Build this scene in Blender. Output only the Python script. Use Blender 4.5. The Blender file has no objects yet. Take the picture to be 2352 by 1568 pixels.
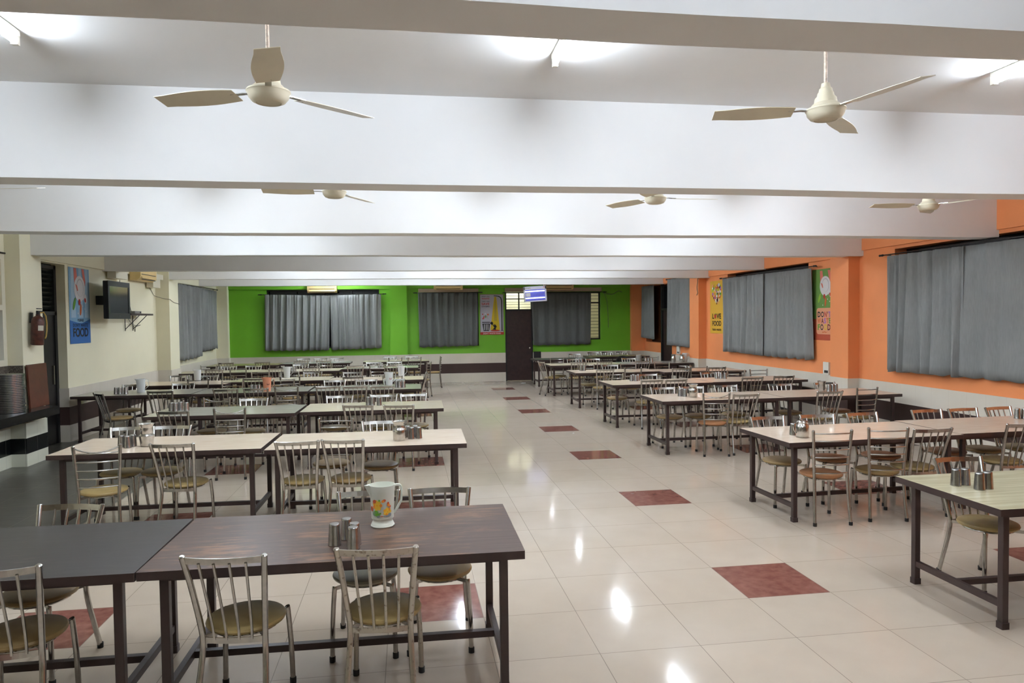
import bpy, bmesh, math, random
from mathutils import Vector, Matrix
PI = math.pi
S = bpy.context.scene
COL = S.collection
random.seed(7)

TUBE = 60.0          # strength of the lit tubes
EXPOSURE = 2.2
LAMPS = {2: (-3.1, -.16, 2.77), 3: (-3.1, 2.77), 4: (-.16, 2.77), 5: (-3.1, -.16, 2.77), 6: (-3.1, -.16, 2.77), 7: (-3.1,)}
REARLAMPS = (-.16,)

TABLES = {  # name: (x of centre, y of near edge, turn in degrees, laminate)
    'L1a': (-3.240, -0.985, 0.0, 'grey'),
    'L1b': (-1.400, -0.990, -0.6, 'brown'),
    'L2a': (-3.305, 2.270, -1.0, 'cream'),
    'L2b': (-1.430, 2.140, -1.0, 'cream'),
    'L3a': (-3.385, 4.800, -1.5, 'green'),
    'L3b': (-1.510, 4.830, -1.0, 'cream2'),
    'L4a': (-5.465, 7.680, -1.0, 'green'),
    'L4b': (-3.620, 7.600, 0.0, 'green'),
    'L4c': (-1.755, 7.560, -0.8, 'green'),
    'L5a': (-5.350, 9.420, -1.0, 'cream'),
    'L5b': (-3.510, 9.800, 0.0, 'cream2'),
    'L5c': (-1.675, 9.420, -1.0, 'cream'),
    'L6a': (-5.400, 12.500, 0.0, 'cream2'),
    'L6b': (-3.560, 12.420, 0.0, 'cream2'),
    'L6c': (-1.720, 12.930, -0.5, 'green'),
    'L7a': (-5.400, 15.150, 0.0, 'olive'),
    'L7b': (-3.550, 15.450, 0.0, 'grey2'),
    'L7c': (-1.380, 15.600, 0.0, 'cream2'),
    'R1a': (3.300, -0.780, 0.0, 'beige'),
    'R2a': (3.260, 1.550, 2.2, 'cream'),
    'R2b': (5.100, 1.660, 1.5, 'cream'),
    'R3a': (3.295, 4.830, 0.8, 'cream'),
    'R3b': (5.135, 4.880, 0.8, 'cream'),
    'R4a': (3.320, 7.300, 0.8, 'cream'),
    'R4b': (5.160, 7.380, 1.0, 'cream'),
    'R5a': (3.340, 10.050, 0.0, 'cream'),
    'R5b': (5.170, 9.750, 0.0, 'cream'),
    'R6a': (3.300, 12.500, 0.0, 'cream2'),
    'R6b': (5.140, 12.500, 0.0, 'grey2'),
    'R7a': (3.380, 14.950, 0.0, 'dark'),
    'R7b': (5.200, 15.950, 0.0, 'olive'),
}
CHAIRS = [  # row, side, back type, x, y, turn, seat
    ('L1', 'N', 'S', -2.902, -0.796, 5.5, 'b'),
    ('L1', 'N', 'S', -1.873, -0.796, -6.0, 'o'),
    ('L1', 'N', 'S', -1.194, -0.803, -4.1, 'o'),
    ('L1', 'F', 'S', -3.082, -0.256, 171, 'b'),
    ('L1', 'F', 'S', -1.318, -0.266, 178.4, 'g'),
    ('L1', 'F', 'S', -0.885, -0.27, 176.9, 'b'),
    ('L2', 'N', 'Q', -3.734, 2.238, 9, 'o'),
    ('L2', 'N', 'S', -3.101, 2.436, -5.7, 'o'),
    ('L2', 'N', 'S', -2.035, 2.326, -1.7, 'o'),
    ('L2', 'N', 'S', -1.6, 2.317, -9, 'b'),
    ('L2', 'F', 'S', -3.88, 3.006, 182.4, 'o'),
    ('L2', 'F', 'S', -3.495, 2.999, 177.1, 'o'),
    ('L2', 'F', 'R', -1.856, 3.059, 171.6, 'b'),
    ('L2', 'F', 'S', -1.353, 2.864, 181.2, 'b'),
    ('L3', 'N', 'S', -3.837, 4.861, -7.4, 'o'),
    ('L3', 'N', 'Q', -3.194, 4.683, -0.5, 'b'),
    ('L3', 'N', 'S', -1.646, 4.951, -9, 'o'),
    ('L3', 'N', 'S', -1.133, 4.835, -9, 'o'),
    ('L3', 'F', 'Q', -3.706, 5.622, 173.7, 'b'),
    ('L3', 'F', 'S', -3.177, 5.519, 182.4, 'o'),
    ('L3', 'F', 'S', -2.057, 5.565, 173.6, 'b'),
    ('L3', 'F', 'S', -1.436, 5.555, 173.7, 'o'),
    ('L3', 'F', 'S', -0.97, 5.546, 183.0, 'o'),
    ('L4', 'F', 'S', -5.786, 8.41, 180.3, 'o'),
    ('L4', 'F', 'S', -4.961, 8.395, 181.2, 'b'),
    ('L4', 'F', 'R', -4.146, 8.477, 178.7, 'o'),
    ('L4', 'F', 'R', -3.263, 8.482, 180.1, 'b'),
    ('L4', 'F', 'S', -2.352, 8.294, 182.4, 'o'),
    ('L4', 'F', 'S', -1.794, 8.286, 182.4, 'b'),
    ('L4', 'F', 'S', -1.324, 8.279, 177.8, 'o'),
    ('L4', 'N', 'S', -4.904, 7.614, -1.8, 'b'),
    ('L4', 'N', 'S', -3.928, 7.644, -2.7, 'o'),
    ('L4', 'N', 'S', -3.481, 7.676, -0.4, 'o'),
    ('L4', 'N', 'Q', -2.974, 7.445, -2.8, 'b'),
    ('L4', 'N', 'S', -2.353, 7.671, -0.3, 'r'),
    ('L4', 'N', 'S', -1.917, 7.599, 0.9, 'b'),
    ('L4', 'N', 'S', -1.471, 7.517, -1.3, 'o'),
    ('L5', 'F', 'S', -5.629, 10.405, 181.1, 'o'),
    ('L5', 'F', 'S', -5.046, 10.288, 180.5, 'b'),
    ('L5', 'F', 'R', -4.097, 10.615, 177.1, 'o'),
    ('L5', 'F', 'R', -3.493, 10.615, 180.4, 'o'),
    ('L5', 'F', 'S', -3.041, 10.525, 178.6, 'o'),
    ('L5', 'F', 'S', -2.21, 10.314, 179.5, 'b'),
    ('L5', 'F', 'R', -1.646, 10.234, 178.7, 'o'),
    ('L5', 'N', 'R', -4.901, 9.514, 1.2, 'o'),
    ('L5', 'N', 'S', -3.943, 9.735, -0.4, 'o'),
    ('L5', 'N', 'Q', -3.27, 9.645, -2.1, 'b'),
    ('L5', 'N', 'S', -2.099, 9.617, 0.3, 'o'),
    ('L5', 'N', 'S', -1.363, 9.604, 1.7, 'o'),
    ('L6', 'N', 'S', -5.402, 12.684, -1.2, 'o'),
    ('L6', 'N', 'R', -4.884, 12.6, -1.7, 'b'),
    ('L6', 'N', 'S', -4.017, 12.608, -0.7, 'o'),
    ('L6', 'N', 'S', -3.281, 12.61, 2.6, 'b'),
    ('L6', 'N', 'S', -2.303, 12.869, 2.9, 'o'),
    ('L6', 'N', 'R', -1.782, 12.775, 1.0, 'o'),
    ('L6', 'N', 'S', -1.384, 12.862, 2.4, 'o'),
    ('L6', 'F', 'R', -5.816, 13.315, 182.1, 'o'),
    ('L6', 'F', 'S', -5.361, 13.225, 179.3, 'b'),
    ('L6', 'F', 'S', -4.79, 13.225, 177.6, 'o'),
    ('L6', 'F', 'S', -3.684, 13.384, 180.9, 'o'),
    ('L6', 'F', 'Q', -3.084, 13.235, 180.3, 'b'),
    ('L6', 'F', 'S', -1.93, 13.657, 179.2, 'o'),
    ('L6', 'F', 'S', -1.411, 13.652, 178.4, 'o'),
    ('L7', 'N', 'S', -5.794, 15.34, -0.6, 'o'),
    ('L7', 'N', 'S', -4.872, 15.34, -0.2, 'b'),
    ('L7', 'N', 'S', -3.885, 15.385, -1.4, 'o'),
    ('L7', 'N', 'S', -3.294, 15.385, -1.2, 'o'),
    ('L7', 'N', 'R', -1.404, 15.655, -0.3, 'o'),
    ('L7', 'N', 'R', -0.885, 15.7, 2.2, 'b'),
    ('L7', 'F', 'S', -4.013, 16.175, 180.5, 'o'),
    ('L7', 'F', 'S', -3.547, 16.175, 178.7, 'o'),
    ('L7', 'F', 'S', -3.095, 16.175, 178.7, 'o'),
    ('L7', 'F', 'S', -1.578, 16.325, 179.7, 'o'),
    ('L7', 'F', 'S', -0.965, 16.325, 178.2, 'o'),
    ('R1', 'F', 'S', 2.961, -0.055, 178.3, 'o'),
    ('R2', 'N', 'R', 2.746, 1.634, -4.3, 'r'),
    ('R2', 'N', 'R', 3.335, 1.659, -9, 'b'),
    ('R2', 'N', 'S', 3.783, 1.762, -2.6, 'o'),
    ('R2', 'N', 'S', 4.824, 1.843, -1.6, 'o'),
    ('R2', 'F', 'S', 2.7, 2.253, 180.8, 'b'),
    ('R2', 'F', 'S', 3.254, 2.276, 175.4, 'r'),
    ('R2', 'F', 'S', 3.842, 2.305, 184.0, 'r'),
    ('R2', 'F', 'S', 4.665, 2.373, 181.9, 'r'),
    ('R2', 'F', 'S', 5.13, 2.384, 183.3, 'b'),
    ('R2', 'F', 'S', 5.621, 2.401, 189, 'o'),
    ('R3', 'N', 'Q', 3.113, 4.846, -8.1, 'r'),
    ('R3', 'N', 'S', 3.5, 4.932, 2.7, 'o'),
    ('R3', 'N', 'S', 4.799, 4.995, -0.9, 'o'),
    ('R3', 'N', 'R', 5.387, 4.984, 9, 'b'),
    ('R3', 'F', 'S', 2.762, 5.547, 179.6, 'b'),
    ('R3', 'F', 'S', 3.205, 5.555, 175.5, 'b'),
    ('R3', 'F', 'S', 3.815, 5.62, 180.9, 'o'),
    ('R3', 'F', 'S', 4.681, 5.599, 176.7, 'b'),
    ('R3', 'F', 'S', 5.51, 5.635, 187.1, 'r'),
    ('R4', 'N', 'S', 3.049, 7.381, -1.8, 'o'),
    ('R4', 'N', 'S', 3.465, 7.36, 0.1, 'o'),
    ('R4', 'N', 'S', 4.891, 7.415, -2.5, 'r'),
    ('R4', 'N', 'S', 5.524, 7.518, -0.1, 'b'),
    ('R4', 'F', 'R', 2.729, 8.105, 179.2, 'b'),
    ('R4', 'F', 'S', 3.396, 8.026, 181.2, 'o'),
    ('R4', 'F', 'S', 4.657, 8.095, 181.5, 'r'),
    ('R4', 'F', 'R', 5.213, 8.238, 181.1, 'o'),
    ('R4', 'F', 'R', 5.728, 8.33, 181.1, 'o'),
    ('R5', 'N', 'S', 2.99, 10.072, -0.8, 'o'),
    ('R5', 'N', 'R', 3.554, 9.895, 1.0, 'b'),
    ('R5', 'N', 'S', 4.572, 9.903, -1.0, 'o'),
    ('R5', 'N', 'R', 4.972, 9.85, 0.4, 'o'),
    ('R5', 'N', 'S', 5.381, 9.94, -1.0, 'b'),
    ('R5', 'F', 'R', 2.915, 10.865, 179.7, 'o'),
    ('R5', 'F', 'S', 3.445, 10.775, 177.4, 'b'),
    ('R5', 'F', 'R', 3.884, 10.865, 178.5, 'o'),
    ('R5', 'F', 'R', 4.681, 10.82, 182.8, 'b'),
    ('R6', 'N', 'S', 3.055, 12.618, -1.6, 'o'),
    ('R6', 'N', 'S', 3.688, 12.619, 1.1, 'o'),
    ('R6', 'N', 'S', 4.642, 12.56, 0.9, 'b'),
    ('R6', 'F', 'R', 2.764, 13.315, 181.3, 'o'),
    ('R6', 'F', 'S', 3.222, 13.266, 179.9, 'r'),
    ('R6', 'F', 'S', 3.711, 13.225, 180.6, 'r'),
    ('R6', 'F', 'S', 4.67, 13.225, 177.4, 'r'),
    ('R6', 'F', 'R', 5.301, 13.315, 177.4, 'o'),
    ('R7', 'F', 'S', 3.861, 15.93, 178.2, 'o'),
    ('R8', 'F', 'S', 4.626, 16.675, 177.9, 'o'),
    ('R8', 'F', 'S', 5.071, 16.675, 177.6, 'o'),
    ('R8', 'F', 'S', 5.542, 16.675, 177.8, 'o'),
    ('L4', 'E', 'S', -5.53, 7.355, -50, 'b'),
    ('L5', 'E', 'S', -0.985, 9.95, 90, 'o'),
    ('L6', 'E', 'R', -0.74, 13.16, 72, 'o'),
    ('L7', 'E', 'R', -0.35, 15.6, 90, 'b'),
    ('R6', 'E', 'S', 2.49, 12.87, -76, 'o'),
]
ITEMS = [  # kind, table, x, y
    ('floral', 'L1b', -1.209, -0.42),
    ('tumbler', 'L1b', -1.442, -0.737),
    ('tumbler', 'L1b', -1.388, -0.645),
    ('tumbler', 'L1b', -1.341, -0.741),
    ('tumbler', 'L1b', -1.342, -0.814),
    ('tumbler', 'L2a', -3.716, 2.601),
    ('tumbler', 'L2a', -3.647, 2.553),
    ('tumbler', 'L2a', -3.625, 2.628),
    ('lota', 'L2a', -3.501, 2.621),
    ('neckjug', 'L2b', -1.146, 2.437),
    ('tumbler', 'L2b', -1.034, 2.49),
    ('tumbler', 'L2b', -0.962, 2.502),
    ('tumbler', 'L2b', -1.071, 2.593),
    ('tumbler', 'L2b', -0.994, 2.603),
    ('tumbler', 'L3a', -4.134, 5.361),
    ('tumbler', 'L3a', -4.071, 5.323),
    ('tumbler', 'L3a', -4.042, 5.43),
    ('tumbler', 'L3a', -3.938, 5.337),
    ('tumbler', 'L3b', -1.603, 5.409),
    ('tumbler', 'L3b', -1.543, 5.368),
    ('tumbler', 'L3b', -1.451, 5.322),
    ('tumbler', 'L4a', -5.792, 7.936),
    ('tumbler', 'L4a', -5.722, 7.917),
    ('tumbler', 'L4a', -5.713, 8.019),
    ('tumbler', 'L4a', -5.623, 7.891),
    ('clear', 'L4a', -5.489, 8.162),
    ('tumbler', 'L4b', -3.633, 7.826),
    ('tumbler', 'L4b', -3.559, 7.771),
    ('tumbler', 'L4b', -3.516, 7.831),
    ('orange', 'L4b', -3.392, 7.83),
    ('clear', 'L4c', -1.397, 8.39),
    ('tumbler', 'L4c', -1.257, 7.869),
    ('tumbler', 'L4c', -1.204, 7.816),
    ('tumbler', 'L4c', -1.136, 7.843),
    ('tumbler', 'L4c', -1.184, 8.01),
    ('tumbler', 'L5a', -5.366, 10.255),
    ('tumbler', 'L5a', -5.293, 10.254),
    ('clear', 'L5a', -5.169, 10.252),
    ('tumbler', 'L5b', -3.647, 10.635),
    ('clear', 'L5b', -3.524, 10.617),
    ('clear', 'L5c', -1.196, 10.075),
    ('tumbler', 'L6a', -5.462, 12.988),
    ('tumbler', 'L6a', -5.392, 12.967),
    ('tumbler', 'L6b', -3.73, 12.5),
    ('tumbler', 'L6b', -3.657, 12.5),
    ('tumbler', 'L6c', -1.76, 13.164),
    ('tumbler', 'L6c', -1.683, 13.139),
    ('tumbler', 'R1a', 2.583, -0.202),
    ('tumbler', 'R1a', 2.656, -0.197),
    ('tumbler', 'R1a', 2.646, -0.331),
    ('tumbler', 'R1a', 2.718, -0.317),
    ('lidpot', 'R2a', 2.645, 1.781),
    ('tumbler', 'R2a', 2.631, 1.921),
    ('tumbler', 'R2b', 5.535, 2.384),
    ('tumbler', 'R2b', 5.606, 2.368),
    ('tumbler', 'R3a', 2.856, 5.372),
    ('tumbler', 'R3a', 2.913, 5.326),
    ('tumbler', 'R3a', 2.941, 5.5),
    ('neckjug', 'R3a', 2.997, 5.235),
    ('openmug', 'R3b', 5.168, 5.504),
    ('tumbler', 'R3b', 5.212, 5.388),
    ('tumbler', 'R3b', 5.283, 5.406),
    ('tumbler', 'R3b', 5.352, 5.429),
    ('tumbler', 'R4a', 2.959, 7.95),
    ('tumbler', 'R4a', 3.031, 7.91),
    ('tumbler', 'R4a', 3.042, 8.094),
    ('tumbler', 'R4a', 3.111, 8.027),
    ('tumbler', 'R4b', 4.627, 8.021),
    ('tumbler', 'R4b', 4.697, 8.001),
    ('tumbler', 'R4b', 4.751, 7.935),
    ('tumbler', 'R5a', 2.696, 10.682),
    ('tumbler', 'R5a', 2.765, 10.66),
    ('tumbler', 'R5b', 4.797, 9.916),
    ('tumbler', 'R5b', 4.843, 9.859),
    ('tumbler', 'R5b', 4.892, 9.913),
    ('tumbler', 'R6a', 3.225, 13.335),
    ('tumbler', 'R6a', 3.298, 13.335),
    ('tumbler', 'R6a', 3.371, 13.335),
    ('mugpitcher', 'R6b', 4.806, 13.068),
    ('tumbler', 'R6b', 4.962, 12.981),
    ('tumbler', 'R6b', 5.031, 12.958),
    ('tumbler', 'R6b', 5.1, 12.933),
    ('vase', 'R6b', 5.691, 12.937),
    ('vase', 'R6b', 5.864, 12.782),
    ('clear', 'R6b', 5.988, 12.905),
]

# ------------------------------------------------------------------ helpers
class MB:
    """collects shapes into one mesh; every face carries a material index"""
    def __init__(s): s.v = []; s.f = []; s.mi = []; s.sm = []
    def add(s, vs, fs, m=0, smooth=False):
        o = len(s.v); s.v += [tuple(p) for p in vs]
        for f in fs: s.f.append([i + o for i in f]); s.mi.append(m); s.sm.append(smooth)
        return s
    def box(s, x0, x1, y0, y1, z0, z1, m=0):
        v = [(x, y, z) for z in (z0, z1) for y in (y0, y1) for x in (x0, x1)]
        return s.add(v, [(0, 2, 3, 1), (4, 5, 7, 6), (0, 1, 5, 4), (2, 6, 7, 3), (0, 4, 6, 2), (1, 3, 7, 5)], m)
    def bev(s, x0, x1, y0, y1, z0, z1, r, m=0, axis='z', seg=3):
        """box with the four edges along one axis rounded"""
        a = {'z': (x0, x1, y0, y1), 'x': (y0, y1, z0, z1), 'y': (x0, x1, z0, z1)}[axis]
        pts = rrect(a[0], a[1], a[2], a[3], r, seg)
        lo, hi = {'z': (z0, z1), 'x': (x0, x1), 'y': (y0, y1)}[axis]
        return s.prism(pts, lo, hi, axis, m)
    def prism(s, pts, lo, hi, axis='z', m=0, m_top=None, smooth=False):
        n = len(pts)
        def P(p, h): return {'z': (p[0], p[1], h), 'x': (h, p[0], p[1]), 'y': (p[0], h, p[1])}[axis]
        v = [P(p, lo) for p in pts] + [P(p, hi) for p in pts]
        s.add(v, [[i, (i + 1) % n, n + (i + 1) % n, n + i] for i in range(n)], m, smooth)
        o = len(s.v) - 2 * n
        s.f.append([o + i for i in range(n)][::-1]); s.mi.append(m); s.sm.append(False)
        s.f.append([o + n + i for i in range(n)]); s.mi.append(m if m_top is None else m_top); s.sm.append(False)
        return s
    def tube(s, pts, r, m=0, n=10, caps=True, closed=False):
        pts = [Vector(p) for p in pts]; N = len(pts)
        rs = r if isinstance(r, (list, tuple)) else [r] * N
        rings = []; up = None
        for i, p in enumerate(pts):
            if closed: t = pts[(i + 1) % N] - pts[i - 1]
            else: t = pts[min(i + 1, N - 1)] - pts[max(i - 1, 0)]
            if t.length < 1e-9: t = Vector((0, 0, 1))
            t.normalize()
            if up is None:
                up = Vector((0, 0, 1)) if abs(t.z) < .9 else Vector((1, 0, 0))
            a = (up - t * up.dot(t)); a.normalize(); b = t.cross(a); up = a
            rings.append([p + (a * math.cos(2 * PI * k / n) + b * math.sin(2 * PI * k / n)) * rs[i] for k in range(n)])
        v = [q for R in rings for q in R]; f = []
        for i in range(N if closed else N - 1):
            j = (i + 1) % N
            for k in range(n): f.append([i * n + k, i * n + (k + 1) % n, j * n + (k + 1) % n, j * n + k])
        s.add(v, f, m, True)
        if caps and not closed:
            o = len(s.v) - N * n
            s.f.append([o + k for k in range(n)][::-1]); s.mi.append(m); s.sm.append(False)
            s.f.append([o + (N - 1) * n + k for k in range(n)]); s.mi.append(m); s.sm.append(False)
        return s
    def strip(s, pts, w, t, m=0, up=(0, 0, 1)):
        """flat bar: rectangle w (along up) x t swept along pts"""
        pts = [Vector(p) for p in pts]; up = Vector(up); N = len(pts); v = []; f = []
        for i, p in enumerate(pts):
            d = (pts[min(i + 1, N - 1)] - pts[max(i - 1, 0)]).normalized()
            u = (up - d * up.dot(d)).normalized(); nrm = d.cross(u)
            v += [p + u * w / 2 + nrm * t / 2, p - u * w / 2 + nrm * t / 2, p - u * w / 2 - nrm * t / 2, p + u * w / 2 - nrm * t / 2]
        for i in range(N - 1):
            for k in range(4): f.append([i * 4 + k, i * 4 + (k + 1) % 4, i * 4 + 4 + (k + 1) % 4, i * 4 + 4 + k])
        f.append([3, 2, 1, 0]); f.append([(N - 1) * 4 + k for k in range(4)])
        return s.add(v, f, m)
    def lathe(s, prof, m=0, n=28, c=(0, 0, 0), smooth=True, closed=False):
        """profile [(r, z)] turned about z; ends with r=0 are closed"""
        v = []; f = []; idx = []
        for (r, z) in prof:
            if r < 1e-6: idx.append([len(v)] * n); v.append((c[0], c[1], c[2] + z))
            else:
                idx.append([len(v) + k for k in range(n)])
                v += [(c[0] + r * math.cos(2 * PI * k / n), c[1] + r * math.sin(2 * PI * k / n), c[2] + z) for k in range(n)]
        for i in range(len(prof) - 1):
            for k in range(n):
                q = [idx[i][k], idx[i][(k + 1) % n], idx[i + 1][(k + 1) % n], idx[i + 1][k]]
                u = []
                for x in q:
                    if x not in u: u.append(x)
                if len(u) > 2: f.append(u)
        return s.add(v, f, m, smooth)
    def build(s, name, mats, parent=None, loc=None, rot=None):
        me = bpy.data.meshes.new(name)
        me.from_pydata(s.v, [], s.f)
        if not isinstance(mats, (list, tuple)): mats = [mats]
        for q in mats: me.materials.append(q)
        me.polygons.foreach_set('material_index', s.mi)
        me.polygons.foreach_set('use_smooth', s.sm)
        bm = bmesh.new(); bm.from_mesh(me)
        bmesh.ops.recalc_face_normals(bm, faces=bm.faces)
        for e in bm.edges:
            if len(e.link_faces) == 2 and e.calc_face_angle(0) > .7: e.smooth = False
        bm.to_mesh(me); bm.free()
        o = bpy.data.objects.new(name, me); COL.objects.link(o)
        if parent: o.parent = parent
        if loc is not None: o.location = loc
        if rot is not None: o.rotation_euler = rot
        return o

def rrect(x0, x1, y0, y1, r, seg=3):
    out = []
    for cx, cy, a0 in ((x1 - r, y1 - r, 0), (x0 + r, y1 - r, 90), (x0 + r, y0 + r, 180), (x1 - r, y0 + r, 270)):
        for k in range(seg + 1):
            a = math.radians(a0 + 90 * k / seg); out.append((cx + r * math.cos(a), cy + r * math.sin(a)))
    return out
def ell(cx, cy, rx, ry, n=20, a0=0, a1=360, rot=0):
    o = []
    full = a1 - a0 >= 360
    for k in range(n if full else n + 1):
        a = math.radians(a0 + (a1 - a0) * k / n); x, y = rx * math.cos(a), ry * math.sin(a)
        c, q = math.cos(math.radians(rot)), math.sin(math.radians(rot))
        o.append((cx + x * c - y * q, cy + x * q + y * c))
    return o
def empty(name, loc, rz=0, rot=None):
    o = bpy.data.objects.new(name, None); COL.objects.link(o); o.empty_display_size = .1
    o.location = loc; o.rotation_euler = rot if rot is not None else (0, 0, rz)
    return o
def tag(o, label, cat, group=None):
    o['label'] = label; o['category'] = cat
    if group: o['group'] = group
    return o
def thing(name, label, cat, loc=(0, 0, 0), rz=0, group=None, rot=None):
    return tag(empty(name, loc, rz, rot), label, cat, group)
def struct(o): o['kind'] = 'structure'; return o
def dup(root, loc, rz, label, group=None):
    r = root.copy(); COL.objects.link(r); r.location = loc; r.rotation_euler = (0, 0, rz); r['label'] = label
    if group: r['group'] = group
    for ch in list(root.children):
        c = ch.copy(); COL.objects.link(c); c.parent = r
        for g in list(ch.children):
            d = g.copy(); COL.objects.link(d); d.parent = c
    return r

# ------------------------------------------------------------------ materials
MATS = {}
def mat(name, col, rough=.5, metal=0., spec=.5, trans=0., emit=None, estr=0., noise=0., nscale=8., bump=0., bscale=60., ior=1.45, alpha=1.):
    if name in MATS: return MATS[name]
    m = bpy.data.materials.new(name); m.use_nodes = True; nt = m.node_tree; b = nt.nodes['Principled BSDF']
    b.inputs['Base Color'].default_value = (*col, 1); b.inputs['Roughness'].default_value = rough
    b.inputs['Metallic'].default_value = metal; b.inputs['Specular IOR Level'].default_value = spec
    b.inputs['Transmission Weight'].default_value = trans; b.inputs['IOR'].default_value = ior
    b.inputs['Alpha'].default_value = alpha
    if emit: b.inputs['Emission Color'].default_value = (*emit, 1); b.inputs['Emission Strength'].default_value = estr
    if noise or bump:
        tc = nt.nodes.new('ShaderNodeTexCoord')
    if noise:
        n = nt.nodes.new('ShaderNodeTexNoise'); n.inputs['Scale'].default_value = nscale; n.inputs['Detail'].default_value = 5
        nt.links.new(tc.outputs['Object'], n.inputs['Vector'])
        r = nt.nodes.new('ShaderNodeValToRGB')
        r.color_ramp.elements[0].position = .3; r.color_ramp.elements[1].position = .7
        r.color_ramp.elements[0].color = (*[c * (1 - noise) for c in col], 1); r.color_ramp.elements[1].color = (*[min(1, c * (1 + noise)) for c in col], 1)
        nt.links.new(n.outputs['Fac'], r.inputs['Fac']); nt.links.new(r.outputs['Color'], b.inputs['Base Color'])
    if bump:
        n2 = nt.nodes.new('ShaderNodeTexNoise'); n2.inputs['Scale'].default_value = bscale; n2.inputs['Detail'].default_value = 4
        nt.links.new(tc.outputs['Object'], n2.inputs['Vector'])
        bp = nt.nodes.new('ShaderNodeBump'); bp.inputs['Strength'].default_value = bump; bp.inputs['Distance'].default_value = .01
        nt.links.new(n2.outputs['Fac'], bp.inputs['Height']); nt.links.new(bp.outputs['Normal'], b.inputs['Normal'])
    MATS[name] = m
    return m
def nodes(m): return m.node_tree, m.node_tree.nodes['Principled BSDF']
def N(nt, t, **k):
    n = nt.nodes.new(t)
    for a, v in k.items(): setattr(n, a, v)
    return n
def math_(nt, op, a, b=None):
    n = N(nt, 'ShaderNodeMath', operation=op)
    for i, x in enumerate((a, b)):
        if x is None: continue
        if isinstance(x, (int, float)): n.inputs[i].default_value = x
        else: nt.links.new(x, n.inputs[i])
    return n.outputs[0]
def mixc(nt, fac, a, b):
    n = N(nt, 'ShaderNodeMix', data_type='RGBA')
    for s, x in ((n.inputs[0], fac), (n.inputs[6], a), (n.inputs[7], b)):
        if isinstance(x, (int, float)): s.default_value = x
        elif isinstance(x, tuple): s.default_value = (*x, 1)
        else: nt.links.new(x, s)
    return n.outputs[2]

white = mat('white_paint', (.78, .775, .76), .65, noise=.025, nscale=1.3, bump=.06, bscale=14)
cream = mat('cream_paint', (.76, .715, .53), .6, noise=.04, nscale=1.2, bump=.05, bscale=12)
orange = mat('orange_paint', (.76, .265, .095), .55, noise=.05, nscale=1.6, bump=.05, bscale=12)
green = mat('green_paint', (.15, .42, .02), .5, noise=.05, nscale=1.4, bump=.05, bscale=12)
steel = mat('brushed_steel', (.50, .485, .455), .2, 1., noise=.12, nscale=30)
rust = mat('rusted_steel', (.46, .40, .31), .36, 1.)
tsteel = mat('tumbler_steel', (.42, .41, .40), .22, 1., noise=.10, nscale=40)
frame_brown = mat('dark_brown_paint', (.045, .027, .024), .38, noise=.12, nscale=6)
rubber = mat('black_rubber', (.012, .012, .012), .6)
black = mat('black_plastic', (.014, .014, .015), .4)
darkvoid = mat('night_glass', (.008, .009, .010), .12)
beige_ac = mat('aged_ivory_plastic', (.74, .55, .25), .4, noise=.05, nscale=3)
ivory = mat('ivory_enamel', (.66, .60, .45), .35, noise=.05, nscale=5)
whiteplastic = mat('white_plastic', (.72, .69, .60), .4)
def rusty():
    nt, b = nodes(rust)
    tc = N(nt, 'ShaderNodeTexCoord'); n = N(nt, 'ShaderNodeTexNoise'); n.inputs['Scale'].default_value = 38; n.inputs['Detail'].default_value = 6
    nt.links.new(tc.outputs['Object'], n.inputs['Vector'])
    r = N(nt, 'ShaderNodeValToRGB'); r.color_ramp.elements[0].position = .57; r.color_ramp.elements[1].position = .74
    nt.links.new(n.outputs['Fac'], r.inputs['Fac'])
    nt.links.new(mixc(nt, r.outputs['Color'], (.50, .47, .41), (.16, .10, .05)), b.inputs['Base Color'])
    nt.links.new(math_(nt, 'SUBTRACT', 1., r.outputs['Color']), b.inputs['Metallic'])
    nt.links.new(math_(nt, 'ADD', .3, math_(nt, 'MULTIPLY', r.outputs['Color'], .4)), b.inputs['Roughness'])
rusty()

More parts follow.
